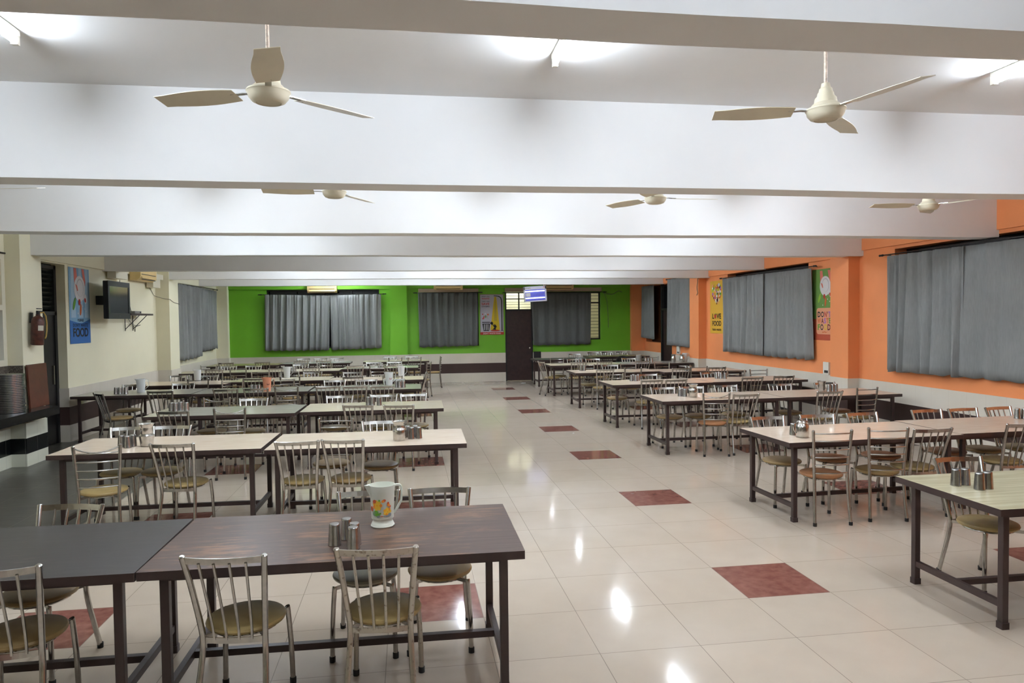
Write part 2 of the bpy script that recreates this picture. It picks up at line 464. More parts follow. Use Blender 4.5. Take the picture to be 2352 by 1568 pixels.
def tile_floor():
    m = mat('vitrified_tiles', (.6, .55, .48), .16, spec=.22); nt, b = nodes(m)
    tc = N(nt, 'ShaderNodeTexCoord'); sx = N(nt, 'ShaderNodeSeparateXYZ'); nt.links.new(tc.outputs['Object'], sx.inputs[0])
    X = math_(nt, 'DIVIDE', sx.outputs[0], .6); Y = math_(nt, 'DIVIDE', sx.outputs[1], .6)
    fx = math_(nt, 'FLOOR', X); fy = math_(nt, 'FLOOR', Y)
    def edge(v): return math_(nt, 'LESS_THAN', math_(nt, 'ABSOLUTE', math_(nt, 'SUBTRACT', math_(nt, 'FRACT', math_(nt, 'ADD', v, .5)), .5)), .0035)
    grout = math_(nt, 'MAXIMUM', edge(X), edge(Y))
    def mod4(v, k): return math_(nt, 'COMPARE', math_(nt, 'FLOORED_MODULO', v, 4.), k)
    mx = mod4(fx, 2.); my = mod4(fy, 0.)
    for q in (mx, my): q.node.inputs[2].default_value = .2
    red = math_(nt, 'MULTIPLY', mx, my)
    cb = N(nt, 'ShaderNodeCombineXYZ'); nt.links.new(fx, cb.inputs[0]); nt.links.new(fy, cb.inputs[1])
    wn = N(nt, 'ShaderNodeTexWhiteNoise'); nt.links.new(cb.outputs[0], wn.inputs['Vector'])
    no = N(nt, 'ShaderNodeTexNoise'); no.inputs['Scale'].default_value = 3.5; no.inputs['Detail'].default_value = 6
    nt.links.new(tc.outputs['Object'], no.inputs['Vector'])
    v = math_(nt, 'ADD', math_(nt, 'MULTIPLY', wn.outputs['Value'], .25), math_(nt, 'MULTIPLY', no.outputs['Fac'], .75))
    base = mixc(nt, v, (.435, .362, .285), (.515, .435, .35))
    n2 = N(nt, 'ShaderNodeTexNoise'); n2.inputs['Scale'].default_value = 14; n2.inputs['Detail'].default_value = 8
    nt.links.new(tc.outputs['Object'], n2.inputs['Vector'])
    rr = N(nt, 'ShaderNodeValToRGB'); rr.color_ramp.elements[0].position = .35; rr.color_ramp.elements[1].position = .75
    rr.color_ramp.elements[0].color = (.17, .062, .045, 1); rr.color_ramp.elements[1].color = (.255, .112, .085, 1)
    nt.links.new(n2.outputs['Fac'], rr.inputs['Fac'])
    c = mixc(nt, red, base, rr.outputs['Color'])
    c = mixc(nt, grout, c, (.25, .21, .17))
    nt.links.new(c, b.inputs['Base Color'])
    nt.links.new(math_(nt, 'ADD', math_(nt, 'ADD', .07, math_(nt, 'MULTIPLY', no.outputs['Fac'], .05)), math_(nt, 'MULTIPLY', grout, .05)), b.inputs['Roughness'])
    return m
def stone_floor():
    m = mat('dark_stone_tiles', (.08, .075, .06), .3); nt, b = nodes(m)
    tc = N(nt, 'ShaderNodeTexCoord'); mp = N(nt, 'ShaderNodeMapping'); mp.inputs['Scale'].default_value = (1.2, 5, 1); mp.inputs['Rotation'].default_value = (0, 0, .5)
    nt.links.new(tc.outputs['Object'], mp.inputs[0]); no = N(nt, 'ShaderNodeTexNoise'); no.inputs['Scale'].default_value = 4; no.inputs['Detail'].default_value = 8
    nt.links.new(mp.outputs[0], no.inputs['Vector'])
    sx = N(nt, 'ShaderNodeSeparateXYZ'); nt.links.new(tc.outputs['Object'], sx.inputs[0])
    def edge(v, d): return math_(nt, 'LESS_THAN', math_(nt, 'FRACT', math_(nt, 'DIVIDE', v, d)), .012)
    g = math_(nt, 'MAXIMUM', edge(sx.outputs[0], .6), edge(sx.outputs[1], .9))
    c = mixc(nt, no.outputs['Fac'], (.035, .032, .026), (.135, .122, .098))
    nt.links.new(mixc(nt, math_(nt, 'MULTIPLY', g, .6), c, (.24, .21, .16)), b.inputs['Base Color'])
    return m
def dado_mat():
    m = mat('dado_tiles', (.6, .55, .47), .3); nt, b = nodes(m)
    tc = N(nt, 'ShaderNodeTexCoord'); sx = N(nt, 'ShaderNodeSeparateXYZ'); nt.links.new(tc.outputs['Object'], sx.inputs[0])
    z = sx.outputs[2]
    band = math_(nt, 'MULTIPLY', math_(nt, 'GREATER_THAN', z, .272), math_(nt, 'LESS_THAN', z, .565))
    s_ = math_(nt, 'ADD', sx.outputs[0], sx.outputs[1])
    g = math_(nt, 'LESS_THAN', math_(nt, 'FRACT', math_(nt, 'DIVIDE', s_, .32)), .012)
    no = N(nt, 'ShaderNodeTexNoise'); no.inputs['Scale'].default_value = 2.; nt.links.new(tc.outputs['Object'], no.inputs['Vector'])
    w = mixc(nt, no.outputs['Fac'], (.60, .545, .45), (.70, .65, .56))
    d = mixc(nt, no.outputs['Fac'], (.040, .022, .020), (.062, .036, .031))
    c = mixc(nt, band, w, d)
    nt.links.new(mixc(nt, math_(nt, 'MULTIPLY', g, .16), c, (.12, .10, .08)), b.inputs['Base Color'])
    return m
def counter_tile():
    m = mat('black_and_white_tiles', (.6, .6, .5), .25); nt, b = nodes(m)
    tc = N(nt, 'ShaderNodeTexCoord'); sx = N(nt, 'ShaderNodeSeparateXYZ'); nt.links.new(tc.outputs['Object'], sx.inputs[0])
    z = sx.outputs[2]; band = math_(nt, 'MULTIPLY', math_(nt, 'GREATER_THAN', z, .17), math_(nt, 'LESS_THAN', z, .38))
    g = math_(nt, 'LESS_THAN', math_(nt, 'FRACT', math_(nt, 'DIVIDE', math_(nt, 'ADD', sx.outputs[0], sx.outputs[1]), .3)), .015)
    c = mixc(nt, band, (.62, .62, .50), (.006, .007, .007))
    nt.links.new(mixc(nt, math_(nt, 'MULTIPLY', g, .4), c, (.2, .19, .15)), b.inputs['Base Color'])
    return m
def granite(name, a, c_, sc, rough):
    m = mat(name, a, rough); nt, b = nodes(m); tc = N(nt, 'ShaderNodeTexCoord')
    vo = N(nt, 'ShaderNodeTexNoise'); vo.inputs['Scale'].default_value = sc; vo.inputs['Detail'].default_value = 10; nt.links.new(tc.outputs['Object'], vo.inputs['Vector'])
    r = N(nt, 'ShaderNodeValToRGB'); r.color_ramp.elements[0].position = .42; r.color_ramp.elements[1].position = .62
    r.color_ramp.elements[0].color = (*a, 1); r.color_ramp.elements[1].color = (*c_, 1)
    nt.links.new(vo.outputs['Fac'], r.inputs['Fac']); nt.links.new(r.outputs['Color'], b.inputs['Base Color']); return m
def laminate(name, a, c_, rough, scx=2., scy=60., worn=None, amt=.0, spec=.5):
    m = mat(name, a, rough, spec=spec); nt, b = nodes(m); tc = N(nt, 'ShaderNodeTexCoord'); mp = N(nt, 'ShaderNodeMapping')
    mp.inputs['Scale'].default_value = (scx, scy, 1); nt.links.new(tc.outputs['Object'], mp.inputs[0])
    n = N(nt, 'ShaderNodeTexNoise'); n.inputs['Scale'].default_value = 1.5; n.inputs['Detail'].default_value = 7; nt.links.new(mp.outputs[0], n.inputs['Vector'])
    r = N(nt, 'ShaderNodeValToRGB'); r.color_ramp.elements[0].position = .3; r.color_ramp.elements[1].position = .7
    r.color_ramp.elements[0].color = (*a, 1); r.color_ramp.elements[1].color = (*c_, 1); nt.links.new(n.outputs['Fac'], r.inputs['Fac'])
    c = r.outputs['Color']
    if worn:
        n2 = N(nt, 'ShaderNodeTexNoise'); n2.inputs['Scale'].default_value = 2.6; n2.inputs['Detail'].default_value = 9; n2.inputs['Roughness'].default_value = .75
        m2 = N(nt, 'ShaderNodeMapping'); m2.inputs['Scale'].default_value = (1.4, 11, 1); nt.links.new(tc.outputs['Object'], m2.inputs[0]); nt.links.new(m2.outputs[0], n2.inputs['Vector'])
        n3 = N(nt, 'ShaderNodeTexNoise'); n3.inputs['Scale'].default_value = 3.; nt.links.new(tc.outputs['Object'], n3.inputs['Vector'])
        f = math_(nt, 'MULTIPLY', n2.outputs['Fac'], math_(nt, 'ADD', .35, n3.outputs['Fac']))
        rr = N(nt, 'ShaderNodeValToRGB'); rr.color_ramp.elements[0].position = .50 - amt; rr.color_ramp.elements[1].position = .62 - amt
        nt.links.new(f, rr.inputs['Fac']); c = mixc(nt, math_(nt, 'MULTIPLY', rr.outputs['Color'], .38), c, worn)
    nt.links.new(c, b.inputs['Base Color']); return m
LAM = {
    'cream': laminate('cream_laminate', (.60, .48, .365), (.68, .56, .435), .22, 3, 20),
    'cream2': laminate('yellowish_cream_laminate', (.56, .485, .335), (.63, .555, .40), .22, 3, 20),
    'green': laminate('grey_green_laminate', (.34, .325, .245), (.41, .395, .31), .2, 3, 20),
    'grey2': laminate('pale_grey_laminate', (.33, .33, .29), (.39, .385, .35), .2, 3, 20),
    'olive': laminate('olive_laminate', (.26, .22, .085), (.34, .29, .13), .3, 3, 20),
    'beige': laminate('wood_grain_beige_laminate', (.37, .335, .20), (.54, .495, .33), .25, 1.2, 34),
    'grey': laminate('dark_grey_laminate', (.034, .030, .028), (.046, .041, .038), .33, 3, 20, (.22, .17, .14), -.03, .3),
    'brown': laminate('worn_brown_wood_laminate', (.05, .029, .022), (.09, .056, .043), .33, 1.5, 40, (.40, .21, .10), .06, .3),
    'dark': laminate('dark_brown_laminate', (.055, .048, .045), (.08, .07, .065), .3, 3, 20, spec=.25),
}
floor_m = tile_floor(); stone_m = stone_floor(); dado_m = dado_mat(); ctile_m = counter_tile()
blackgranite = granite('black_granite', (.006, .006, .006), (.022, .022, .02), 90, .15)
browngranite = granite('brown_granite', (.055, .045, .035), (.16, .135, .105), 70, .3)

# ------------------------------------------------------------------ the room
XL, XR, YB, YF, ZC, ZB = -6.5, 6.3, 17.1, -8.0, 3.48, 2.86
def cells(u0, u1, w0, w1, holes):
    """rectangles of a wall left over around rectangular holes"""
    us = sorted({u0, u1, *[h[0] for h in holes], *[h[1] for h in holes]}); ws = sorted({w0, w1, *[h[2] for h in holes], *[h[3] for h in holes]})
    for a, b in zip(us, us[1:]):
        for c, d in zip(ws, ws[1:]):
            if not any(h[0] <= (a + b) / 2 <= h[1] and h[2] <= (c + d) / 2 <= h[3] for h in holes): yield a, b, c, d

b = MB(); b.box(-4.15, XR, YF, YB + 1.6, -.1, 0); b.box(XL - .6, -4.15, 8.0, YB + 1.6, -.1, 0); struct(b.build('floor', floor_m))
struct(MB().box(XL - .6, -4.15, YF, 8.0, -.1, 0).build('floor', stone_m))
struct(MB().box(XL - .2, XR + .2, YF - .2, YB + .2, ZC, ZC + .12).build('ceiling', white))
# left wall: service window, doorway, curtained window
LH = [(2.2, 5.84, 1.36, 2.84), (6.55, 7.91, 0, 2.86), (13.25, 16.6, 1.12, 2.82)]
b = MB()
for y0, y1, z0, z1 in cells(YF, YB + .2, 0, ZC, LH): b.box(XL - .2, XL, y0, y1, z0, z1)
for y0, y1, z0, z1 in cells(YF, 5.87, 0, ZC, LH[:1]): b.box(XL, -6.34, y0, y1, z0, z1)
struct(b.build('wall_left', cream))
RH = [(3.1, 5.4, 1.1, 2.90), (7.75, 11.1, 1.1, 2.875), (13.1, 14.55, 1.12, 2.86), (14.62, 15.5, 0, 2.86), (15.5, 16.8, 1.15, 2.86)]
b = MB()
for y0, y1, z0, z1 in cells(YF, YB + .2, 0, ZC, RH): b.box(XR, XR + .2, y0, y1, z0, z1)
struct(b.build('wall_right', orange))
BH = [(-5.12, -1.88, 1.1, 2.83), (-.71, 1.09, 1.1, 2.72), (1.91, 2.76, 0, 2.73), (2.76, 4.93, 1.23, 2.72)]
b = MB()
for x0, x1, z0, z1 in cells(XL - .2, XR + .2, 0, ZC, BH): b.box(x0, x1, YB, YB + .2, z0, z1)
struct(b.build('wall_back', green))
struct(MB().box(XL - .2, XR + .2, YF - .2, YF, 0, ZC).build('wall_front', cream))

# beams
BEAMS = [(-5.25, -5.0), (-2.31, -2.06), (.60, .86), (3.48, 3.76), (6.15, 6.42), (9.33, 9.58), (12.08, 12.34), (15.2, 15.44)]
for k, (y0, y1) in enumerate(BEAMS):
    b = MB(); n = 40; rnd = random.Random(k)
    xs = [XL + (XR - XL) * i / n for i in range(n + 1)]
    dz = [.0035 * math.sin(i * .43 + k * 2.1) + rnd.uniform(-.002, .002) for i in range(n + 1)]
    v = []
    for x, d in zip(xs, dz): v += [(x, y0, ZC + .02), (x, y0, ZB + d), (x, y1, ZB + d), (x, y1, ZC + .02)]
    f = [[i * 4 + q, i * 4 + (q + 1) % 4, i * 4 + 4 + (q + 1) % 4, i * 4 + 4 + q] for i in range(n) for q in range(4)] + [[0, 1, 2, 3], [n * 4 + q for q in (3, 2, 1, 0)]]
    b.add(v, f); struct(b.build('ceiling_beam', white))
# pillars and lintels
def pillar(x0, x1, y0, y1, m): struct(MB().box(x0, x1, y0, y1, 0, ZC).build('pillar', m))
pillar(XL, -6.15, 5.87, 6.42, cream); pillar(XL, -6.22, 12.05, 12.68, cream); pillar(XL, -6.17, 16.9, YB, cream); pillar(XL, -6.15, .2, .8, cream)
pillar(5.88, XR, 16.92, YB, orange); pillar(6.1, XR, 6.25, 6.75, orange); pillar(6.1, XR, 12.3, 12.86, orange); pillar(6.1, XR, .2, .75, orange)
pillar(-1.57, -1.06, 16.95, YB, green)
def lintel(x0, x1, y0, y1, z0, z1, m): struct(MB().box(x0, x1, y0, y1, z0, z1).build('lintel', m))
lintel(6.265, XR, .75, 6.25, 2.95, ZC, orange); lintel(6.265, XR, 6.75, 12.3, 2.88, ZC, orange); lintel(6.265, XR, 12.86, YB, 2.88, ZC, orange)
lintel(XL, -6.46, 6.42, 12.05, 2.88, ZC, cream); lintel(XL, -6.46, 12.68, 16.9, 2.86, ZC, cream)
lintel(-6.17, -1.57, 17.06, YB, 2.84, ZC, green); lintel(-1.06, 5.88, 17.06, YB, 2.855, ZC, green)
# dado tiles
D = .018
b = MB()
b.box(XL, XL + D, 7.91, 12.05, 0, .87); b.box(XL, -6.22 + D, 12.05 - D, 12.68 + D, 0, .87); b.box(XL, XL + D, 12.68 + D, 16.9, 0, .87); b.box(XL, -6.17 + D, 16.9 - D, YB, 0, .87)
b.box(XL - .19, XL + D, 7.91 - D, 7.91, 0, .87)
struct(b.build('trim_1', dado_m))
b = MB()
b.box(XR - D, XR, .75, 6.25 - D, 0, .86); b.box(6.1 - D, XR, 6.25 - D, 6.75 + D, 0, .86); b.box(XR - D, XR, 6.75 + D, 12.3 - D, 0, .86)
b.box(6.1 - D, XR, 12.3 - D, 12.86 + D, 0, .86); b.box(XR - D, XR, 12.86 + D, 14.62, 0, .86); b.box(XR - D, XR, 15.5, 16.92 - D, 0, .86); b.box(5.88 - D, XR - D, 16.92 - D, 16.92, 0, .86); b.box(5.88 - D, 5.88, 16.92, YB - D, 0, .86)
struct(b.build('trim_2', dado_m))
b = MB()
b.box(-6.17 + D, -1.57 - D, YB - D, YB, 0, .87); b.box(-1.57 - D, -1.06 + D, 16.95 - D, YB, 0, .87); b.box(-1.06 + D, 1.91, YB - D, YB, 0, .87); b.box(2.76, 5.88 - D, YB - D, YB, 0, .87)
struct(b.build('trim_3', dado_m))
# tiled and granite facing of the pillar by the counter, tiled counter wall
b = MB(); b.box(XL, -6.15 + D, 5.87 - D, 6.42, 0, .585); b.box(-6.36, -6.325, 1.5, 5.87 - D, 0, .66); struct(b.build('trim_4', ctile_m))
b = MB(); b.box(XL, -6.15, 5.87 - D, 5.87, .775, 1.36); b.box(-6.36, -6.34 + D, 1.5, 5.87 - D, .775, 1.36); struct(b.build('trim_5', browngranite))
# corridor behind the back wall, seen through the door light
b = MB(); b.box(1.4, 6.3, 18.5, 18.6, 0, ZC); b.box(1.3, 1.4, YB + .2, 18.6, 0, ZC); b.box(6.3, 6.4, YB + .2, 18.6, 0, ZC); b.box(1.3, 6.4, YB + .2, 18.6, ZC, ZC + .1)
struct(b.build('wall_corridor', cream))
b = MB()
for x0, x1, z0, z1 in cells(1.4, 6.3, 0, ZC, [(1.91, 2.76, 0, 2.73), (2.76, 4.93, 1.23, 2.72)]): b.box(x0, x1, YB + .2, YB + .21, z0, z1)
struct(b.build('wall_corridor', cream))
# dark night behind the other openings
b = MB(); b.box(XR + .205, XR + .22, 3, 17.2, 0, 3); struct(b.build('window_5', darkvoid))
for nm, q in (('window_6', (XL - .22, XL - .205, 13.1, 16.8, 1, 2.9)), ('window_7', (-5.3, -1.7, YB + .205, YB + .22, 1, 2.9)), ('window_8', (-.8, 1.2, YB + .205, YB + .22, 1, 2.9))):
    struct(MB().box(*q).build(nm, darkvoid))

# ------------------------------------------------------------------ windows and doors
blackframe = mat('black_iron', (.012, .012, .012), .45)
alu = mat('powder_coated_aluminium', (.62, .58, .46), .4)
frost = mat('frosted_blue_glass', (.33, .38, .42), .3)
doorbrown = mat('dark_brown_door', (.030, .014, .013), .45, noise=.25, nscale=9)
louvre = mat('smoked_louvre_glass', (.018, .022, .018), .25)
def bars(name, x0, x1, y, z0, z1, vs, hs, grid, parent=None):
    b = MB()
    for x in (x0 + .02, x1 - .02, *vs): b.box(x - .022, x + .022, y - .03, y + .03, z0, z1)
    for z in (z0 + .02, z1 - .02, *hs): b.box(x0, x1, y - .03, y + .03, z - .022, z + .022)
    for z in grid: b.tube([(x0, y + .04, z), (x1, y + .04, z)], .006, n=6)
    return b.build(name, blackframe, parent)
w = bars('window_1', 2.76, 4.93, YB + .1, 1.23, 2.72, (3.48, 4.2), (2.38,), [1.30 + .1 * k for k in range(14)]); struct(w)
w = bars('window_2', -.71, 1.09, YB + .1, 1.1, 2.72, (-.1, .5), (2.2,), [1.2 + .12 * k for k in range(12)]); struct(w)
w = bars('window_3', -5.12, -1.88, YB + .1, 1.1, 2.83, (-4.3, -3.5, -2.7), (2.2,), []); struct(w)
# sliding service window on the left
b = MB()
for y0, y1, z0, z1 in ((5.76, 5.84, 1.36, 2.84), (2.2, 2.28, 1.36, 2.84), (2.28, 5.76, 2.77, 2.84), (2.28, 5.76, 2.10, 2.17), (2.28, 5.76, 1.36, 1.44), (4.1, 4.16, 1.44, 2.10), (4.1, 4.16, 2.17, 2.77)): b.box(-6.42, -6.325, y0, y1, z0, z1)
wd = struct(b.build('window_4', alu))
MB().box(-6.39, -6.38, 2.28, 5.76, 1.44, 2.10).build('window_pane', frost, wd)
MB().box(-6.39, -6.38, 2.28, 5.76, 2.17, 2.77).build('upper_panel', cream, wd)
struct(MB().box(-6.34, -6.315, 2.1, 5.86, 2.845, 2.865).build('trim_6', blackframe))
# left doorway: smoked louvres above a black leaf
b = MB(); b.box(XL - .6, XL - .58, 6.2, 8.3, 0, 3.0); b.box(XL - .6, XL - .2, 6.2, 6.22, 0, 3.); b.box(XL - .6, XL - .2, 8.28, 8.3, 0, 3.); struct(b.build('wall_alcove', darkvoid))
b = MB()
for y in (6.57, 7.86): b.box(XL - .2, XL - .13, y - .03, y + .04, 0, 2.84)
b.box(XL - .2, XL - .13, 6.55, 7.9, 2.05, 2.11); b.box(XL - .2, XL - .13, 6.55, 7.9, 2.78, 2.84)
d2 = struct(b.build('door_2', blackframe))
b = MB()
for k in range(9): b.add([(XL - .19, 6.6, 2.14 + k * .072), (XL - .19, 7.83, 2.14 + k * .072), (XL - .14, 7.83, 2.20 + k * .072), (XL - .14, 6.6, 2.20 + k * .072), (XL - .196, 6.6, 2.14 + k * .072), (XL - .196, 7.83, 2.14 + k * .072), (XL - .146, 7.83, 2.20 + k * .072), (XL - .146, 6.6, 2.20 + k * .072)], [(0, 1, 2, 3), (7, 6, 5, 4), (0, 4, 5, 1), (3, 2, 6, 7), (0, 3, 7, 4), (1, 5, 6, 2)])
b.build('louvre', louvre, d2)
b = MB(); b.box(XL - .19, XL - .15, 6.6, 7.83, 0.01, 2.05); b.build('door_leaf', mat('black_door', (.010, .009, .009), .35), d2)
b = MB(); b.box(XL - .15, XL - .12, 7.72, 7.75, .95, 1.25); b.build('door_handle', steel, d2)
# back door
b = MB(); b.box(1.91, 1.95, YB - .02, YB + .1, 0, 2.72); b.box(2.72, 2.76, YB - .02, YB + .1, 0, 2.72); b.box(1.91, 2.76, YB - .02, YB + .1, 2.15, 2.2); b.box(1.91, 2.76, YB - .02, YB + .1, 2.69, 2.72)
b.box(2.325, 2.36, YB - .01, YB + .05, 2.2, 2.7); b.box(1.93, 2.74, YB - .01, YB + .05, 2.50, 2.53)
for z in (2.26, 2.35, 2.42, 2.61): b.tube([(1.95, YB + .05, z), (2.73, YB + .05, z)], .005, n=6)
d1 = struct(b.build('door_1', blackframe))
MB().box(1.95, 2.72, YB, YB + .04, .01, 2.15).build('door_leaf', doorbrown, d1)
MB().lathe([(0, 0), (.02, .005), (.034, .03), (.03, .055), (0, .065)], n=16).build('door_knob', steel, d1, (2.66, YB, 1.0), (PI / 2, 0, 0))
# right doorway
b = MB(); b.box(XR, XR + .08, 14.62, 14.68, 0, 2.86); b.box(XR, XR + .08, 15.44, 15.5, 0, 2.86); b.box(XR, XR + .08, 14.62, 15.5, 2.1, 2.16)
d3 = struct(b.build('door_3', blackframe))
MB().box(XR + .06, XR + .1, 14.68, 15.44, .01, 2.1).build('door_leaf', doorbrown, d3)
# pelmet boards
pelm = mat('tan_board', (.36, .27, .185), .6)
for k, (x0, x1, z0, z1) in enumerate(((-.72, 1.09, 2.73, 2.84), (1.9, 4.94, 2.73, 2.85))):
    o = MB().box(x0, x1, YB - .09, YB - .04, z0, z1).build('pelmet', pelm)
    tag(o, ['tan pelmet board above the single curtain left of the back door', 'tan pelmet board running over the back door and the dark curtain'][k], 'pelmet', 'pelmets on the green wall')

# ------------------------------------------------------------------ curtains
def cloth(name, col):
    m = mat(name, col, .9, spec=.15); nt, b = nodes(m); tc = N(nt, 'ShaderNodeTexCoord')
    mp = N(nt, 'ShaderNodeMapping'); mp.inputs['Scale'].default_value = (25, 25, 3); nt.links.new(tc.outputs['Object'], mp.inputs[0])
    n = N(nt, 'ShaderNodeTexNoise'); n.inputs['Scale'].default_value = 3; n.inputs['Detail'].default_value = 6; nt.links.new(mp.outputs[0], n.inputs['Vector'])
    n2 = N(nt, 'ShaderNodeTexNoise'); n2.inputs['Scale'].default_value = 2.2; n2.inputs['Detail'].default_value = 5; nt.links.new(tc.outputs['Object'], n2.inputs['Vector'])
    v = math_(nt, 'ADD', math_(nt, 'MULTIPLY', n.outputs['Fac'], .6), math_(nt, 'MULTIPLY', n2.outputs['Fac'], .4))
    nt.links.new(mixc(nt, v, tuple(c * .72 for c in col), tuple(min(1, c * 1.25) for c in col)), b.inputs['Base Color'])
    bp = N(nt, 'ShaderNodeBump'); bp.inputs['Strength'].default_value = .25; bp.inputs['Distance'].default_value = .004
    nt.links.new(n.outputs['Fac'], bp.inputs['Height']); nt.links.new(bp.outputs['Normal'], b.inputs['Normal'])
    return m
grey_cloth = cloth('grey_woven_cloth', (.22, .224, .217)); dark_cloth = cloth('charcoal_woven_cloth', (.12, .125, .12))
def curtain(label, axis, c, t0, t1, bt0, bt1, zt0, zt1, zb0, zb1, folds, amp, out, m, seed, slits=()):
    """hung cloth: along one wall axis, gathered at the top and opening into folds below; out = side the folds stand to"""
    rnd = random.Random(seed); nu, nv = max(60, folds * 12), 14
    ph = [rnd.uniform(.6, 1.4) for _ in range(folds + 2)]; off = [rnd.uniform(-.5, .5) for _ in range(folds + 2)]
    v = []; f = []
    for j in range(nv + 1):
        q = j / nv
        for i in range(nu + 1):
            u = i / nu; k = u * folds; ki = int(k)
            a = amp * (ph[ki] * (1 - (k - ki)) + ph[ki + 1] * (k - ki))
            o1 = off[ki] * (1 - (k - ki)) + off[ki + 1] * (k - ki)
            sn = math.sin(2 * PI * (k + .5 * o1 + .25 * q * o1)); sn = math.copysign(abs(sn) ** 1.5, sn)
            fo = a * (.45 + .70 * q) * sn + .25 * amp * (1 - q) * math.sin(2 * PI * k * 2.7)
            t = (t0 * (1 - u) + t1 * u) * (1 - q) + (bt0 * (1 - u) + bt1 * u) * q + .25 * amp * q * math.cos(2 * PI * k)
            z = (zt0 * (1 - u) + zt1 * u) * (1 - q) + (zb0 * (1 - u) + zb1 * u) * q
            if j == nv: z += .012 * math.sin(2 * PI * k + 1)
            d = c + out * (fo + amp * 1.15)
            v.append((d, t, z) if axis == 'y' else (t, d, z))
    for j in range(nv):
        for i in range(nu):
            a = j * (nu + 1) + i; f.append([a, a + 1, a + nu + 2, a + nu + 1])
    b = MB(); b.add(v, f, 0, True); o = b.build('curtain', m)
    so = o.modifiers.new('thickness', 'SOLIDIFY'); so.thickness = .006
    return tag(o, label, 'curtain', 'grey curtains')
def rod(label, axis, c, t0, t1, z, wall):
    b = MB()
    P = (lambda t, d=0, h=0: (c + d, t, z + h)) if axis == 'y' else (lambda t, d=0, h=0: (t, c + d, z + h))
    b.tube([P(t0), P(t1)], .009, n=8)
    o = b.build('curtain_rod', blackframe)
    for t, sgn in ((t0, -1), (t1, 1)):
        e = MB(); e.tube([P(t), P(t + sgn * .03), P(t + sgn * .06), P(t + sgn * .09), P(t + sgn * .12)], [.012, .02, .013, .018, .003], n=8); e.build('finial', blackframe, o)
    for t in (t0 + .03, t1 - .03):
        e = MB(); e.tube([P(t), (wall, t, z) if axis == 'y' else (t, wall, z)], .008, n=6); e.build('bracket', blackframe, o)
    return tag(o, label, 'curtain rod', 'curtain rods')
# right wall
curtain('grey curtain on the far half of the nearest window in the orange wall', 'y', 6.25, 5.42, 3.9, 5.44, 3.9, 2.79, 2.79, 1.05, 1.07, 6, .062, -1, grey_cloth, 1)
curtain('flat grey curtain at the right photo edge on the nearest orange-wall window', 'y', 6.25, 3.97, 2.6, 3.98, 2.6, 2.79, 2.80, 1.07, 1.07, 4, .03, -1, grey_cloth, 2)
rod('black curtain rod over the nearest window in the orange wall', 'y', 6.2, 2.55, 5.52, 2.815, XR)
curtain('grey curtain right beside the yellow poster on the orange wall', 'y', 6.24, 11.08, 9.15, 11.06, 9.15, 2.77, 2.77, 1.11, 1.09, 6, .068, -1, grey_cloth, 3)
curtain('grey curtain on the near half of the middle window, stained at its lower corner', 'y', 6.24, 9.24, 7.5, 9.24, 7.47, 2.77, 2.76, 1.09, 1.10, 6, .036, -1, grey_cloth, 4)
rod('black curtain rod over the middle window of the orange wall', 'y', 6.2, 7.44, 11.2, 2.79, XR)
curtain('narrow grey curtain between the orange pillar and the dark right doorway', 'y', 6.24, 14.6, 12.95, 14.58, 12.95, 2.95, 2.95, 1.12, 1.12, 5, .055, -1, grey_cloth, 5)
rod('black curtain rod beside the dark right doorway', 'y', 6.2, 12.9, 14.7, 2.96, XR)
curtain('dim grey curtain in the far right corner beyond the dark doorway', 'y', 6.24, 16.86, 15.84, 16.86, 15.82, 2.86, 2.86, 1.28, 1.25, 4, .04, -1, grey_cloth, 6)
# left wall
curtain('ragged grey curtain on the far left window beyond the television', 'y', -6.44, 13.25, 15.2, 13.25, 15.1, 2.82, 2.8, 1.0, 1.04, 6, .06, 1, grey_cloth, 7)
curtain('shorter half of the grey curtain on the far left window next to the corner', 'y', -6.44, 15.15, 16.65, 15.04, 16.6, 2.8, 2.78, 1.15, 1.18, 5, .06, 1, grey_cloth, 8)
rod('black curtain rod on the far left window', 'y', -6.40, 13.12, 16.7, 2.825, XL)
# back wall
curtain('grey curtain, left one of the pair on the left green wall', 'x', YB - .07, -5.14, -3.30, -5.18, -3.36, 2.69, 2.66, 1.06, 1.05, 9, .055, -1, grey_cloth, 9)
curtain('grey curtain, right one of the pair on the left green wall', 'x', YB - .07, -3.30, -1.82, -3.30, -1.84, 2.66, 2.69, 1.05, 1.09, 7, .048, -1, grey_cloth, 10)
rod('black curtain rod of the paired curtains on the green wall', 'x', YB - .12, -5.22, -1.78, 2.69, YB)
curtain('charcoal curtain between the green pillar and the street-lamp poster', 'x', YB - .07, -.73, 1.06, -.72, 1.03, 2.71, 2.71, 1.08, 1.11, 7, .042, -1, dark_cloth, 11)
rod('black curtain rod above the charcoal curtain left of the street-lamp poster', 'x', YB - .12, -.76, 1.1, 2.715, YB)
curtain('dark charcoal curtain right of the brown back door', 'x', YB - .07, 2.72, 4.60, 2.75, 4.57, 2.70, 2.70, 1.08, 1.09, 6, .02, -1, dark_cloth, 12)
rod('black curtain rod above the dark curtain right of the back door', 'x', YB - .12, 1.93, 4.98, 2.705, YB)

